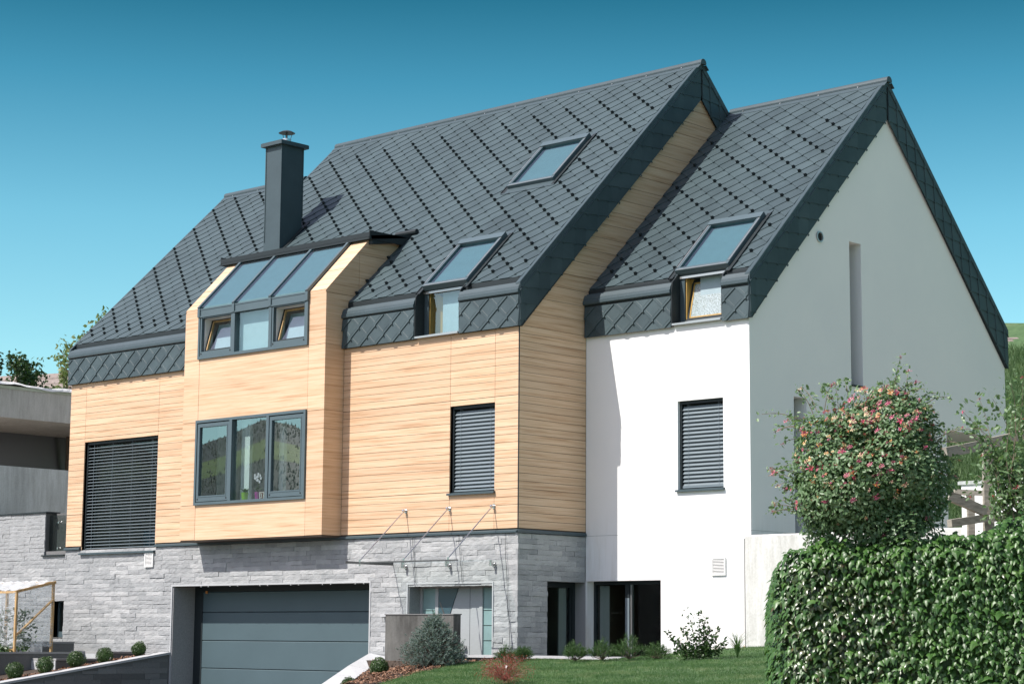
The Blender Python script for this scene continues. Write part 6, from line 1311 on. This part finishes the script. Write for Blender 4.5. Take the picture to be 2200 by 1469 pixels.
# tall grass on the slope behind the house
def keep_hill(x, y):
    q = (np.stack([x-CAM[0], y-CAM[1]], -1)); dd = q @ F2[:2]; u = q @ R2[:2]/dd; return (u > .10+.05*RNG.random(len(u))) & (u < .36+.12*RNG.random(len(u))) & (y > 14+3*RNG.random(len(u)))
grass('tall_grass', 620000, (-22, 30), (14, 45), lambda x, y: np.maximum(hill_h(x, y), GZ), keep_hill, (.25, .6), (.012, .028), 'tall_grass', .4)

# trees on the left
def tree(name, label, c, h, crown_c, crown_r, n, leaf, mt, clumps=14):
    t_ = thing(name, label, 'tree', c); c = np.array(c, float); cc = np.array(crown_c); mb = MB(); mb.tube([c, c+(cc-c)*.5, cc-(0, 0, crown_r[2]*.4)], .20, .10, 8); mb.build('trunk', 'bark', t_)
    P, Nn = [], []; mb = MB()
    for k in range(clumps):
        dr = unit(RNG.normal(size=3)); o_c = cc+dr*np.array(crown_r)*RNG.uniform(.35, .92); r0 = np.array(crown_r)*RNG.uniform(.22, .42); q, nn_ = blob_points(o_c, r0, n//clumps, 6, .3, fill=.8); P.append(q); Nn.append(nn_); mb.cyl(cc-(0, 0, crown_r[2]*.4), o_c, .05, .015, 5, 0, False)
    mb.build('branches', 'bark', t_); foliage('foliage', np.vstack(P), np.vstack(Nn), leaf, LEAF4, mt, t_, 1.0)
tree('broadleaf_tree', 'dense dark green tree rising behind the concrete building', (-32.0, 9.8, GZ), 11, (-32.1, 9.75, 5.6), (1.55, 1.55, 2.0), 9000, (.10, .2), 'tree_leaf', 26)
tree('broadleaf_tree', 'small bright green tree just left of the timber house corner', (-24.6, 6.0, GZ), 9, (-24.35, 6.1, 4.75), (.6, .6, .95), 1500, (.08, .15), 'cherry_leaf', 10)
ct = np.array((-22.6, 5.1, GZ)); t_ = thing('cherry_tree', 'thin tree with sparse sunlit leaves rising behind the roof edge', 'tree', tuple(ct)); mb = MB(); P, Nn = [], []; mb.tube([ct, ct+(.1, 0, 5), at_px(150, 830, 59)], .1, .05, 7)
for (u, v) in ((118, 768), (128, 752), (142, 735), (133, 790), (158, 760), (165, 728), (182, 710), (196, 700), (215, 680), (222, 668), (205, 715), (150, 745), (235, 700), (185, 735), (240, 690)):
    a0, b0 = at_px(165, 850, 59), at_px(u, v, 59+RNG.normal(0, .4)); pts = [a0+(b0-a0)*w+np.array((0, 0, .25*math.sin(3.1*w))) for w in np.linspace(0, 1, 8)]; mb.tube(pts, .025, .006, 5)
    for p in pts[4:]:
        for _ in range(9): P.append(p+RNG.normal(0, .09, 3)); Nn.append(RNG.normal(size=3))
mb.build('branches', 'bark', t_); foliage('foliage', np.array(P), np.array(Nn), (.11, .19), LEAF4, 'cherry_leaf', t_, .5, .4)
# tomato plants inside the greenhouse
for i, (x, y) in enumerate(((-14.0, -1.9), (-14.8, -2.0), (-15.7, -1.9))):
    t_ = thing('tomato_plant', ('leafy tomato plant behind the film beside the diagonal greenhouse brace', 'leafy tomato plant behind the front film left of the greenhouse corner post', 'leafy tomato plant furthest left inside the greenhouse')[i], 'plant', (x, y, -2.6), 'tomato plants in the greenhouse'); mb = MB(); mb.tube([(x, y, -2.7), (x+.02, y, -2.2), (x, y+.03, -1.5)], .012, .006, 5); mb.build('stem', 'green_stem', t_)
    P = np.array([(x+RNG.normal(0, .13), y+RNG.normal(0, .13), -2.5+RNG.random()**1.4*.95) for _ in range(260)]); foliage('foliage', P, RNG.normal(size=(260, 3))+np.array((0, 0, .7)), (.06, .13), LEAF4, 'shrub_leaf', t_, .5)
for i in range(5):
    x, y = -13.6-.55*i, -2.75+.08*(i % 2); t_ = thing('bed_plant', ('low leafy plant nearest to the greenhouse corner post', 'low leafy plant second from the greenhouse corner post', 'low leafy plant third from the greenhouse corner post', 'low leafy plant before the greenhouse near the left picture edge', 'leftmost low leafy plant before the greenhouse film')[i], 'plant', (x, y, -2.7), 'plants before the greenhouse'); P, Nn = blob_points((x, y, -2.55), (.3, .25, .16), 420, 6, .2, fill=.6); foliage('foliage', P, Nn, (.06, .12), LEAF4, 'shrub_leaf', t_, .9)
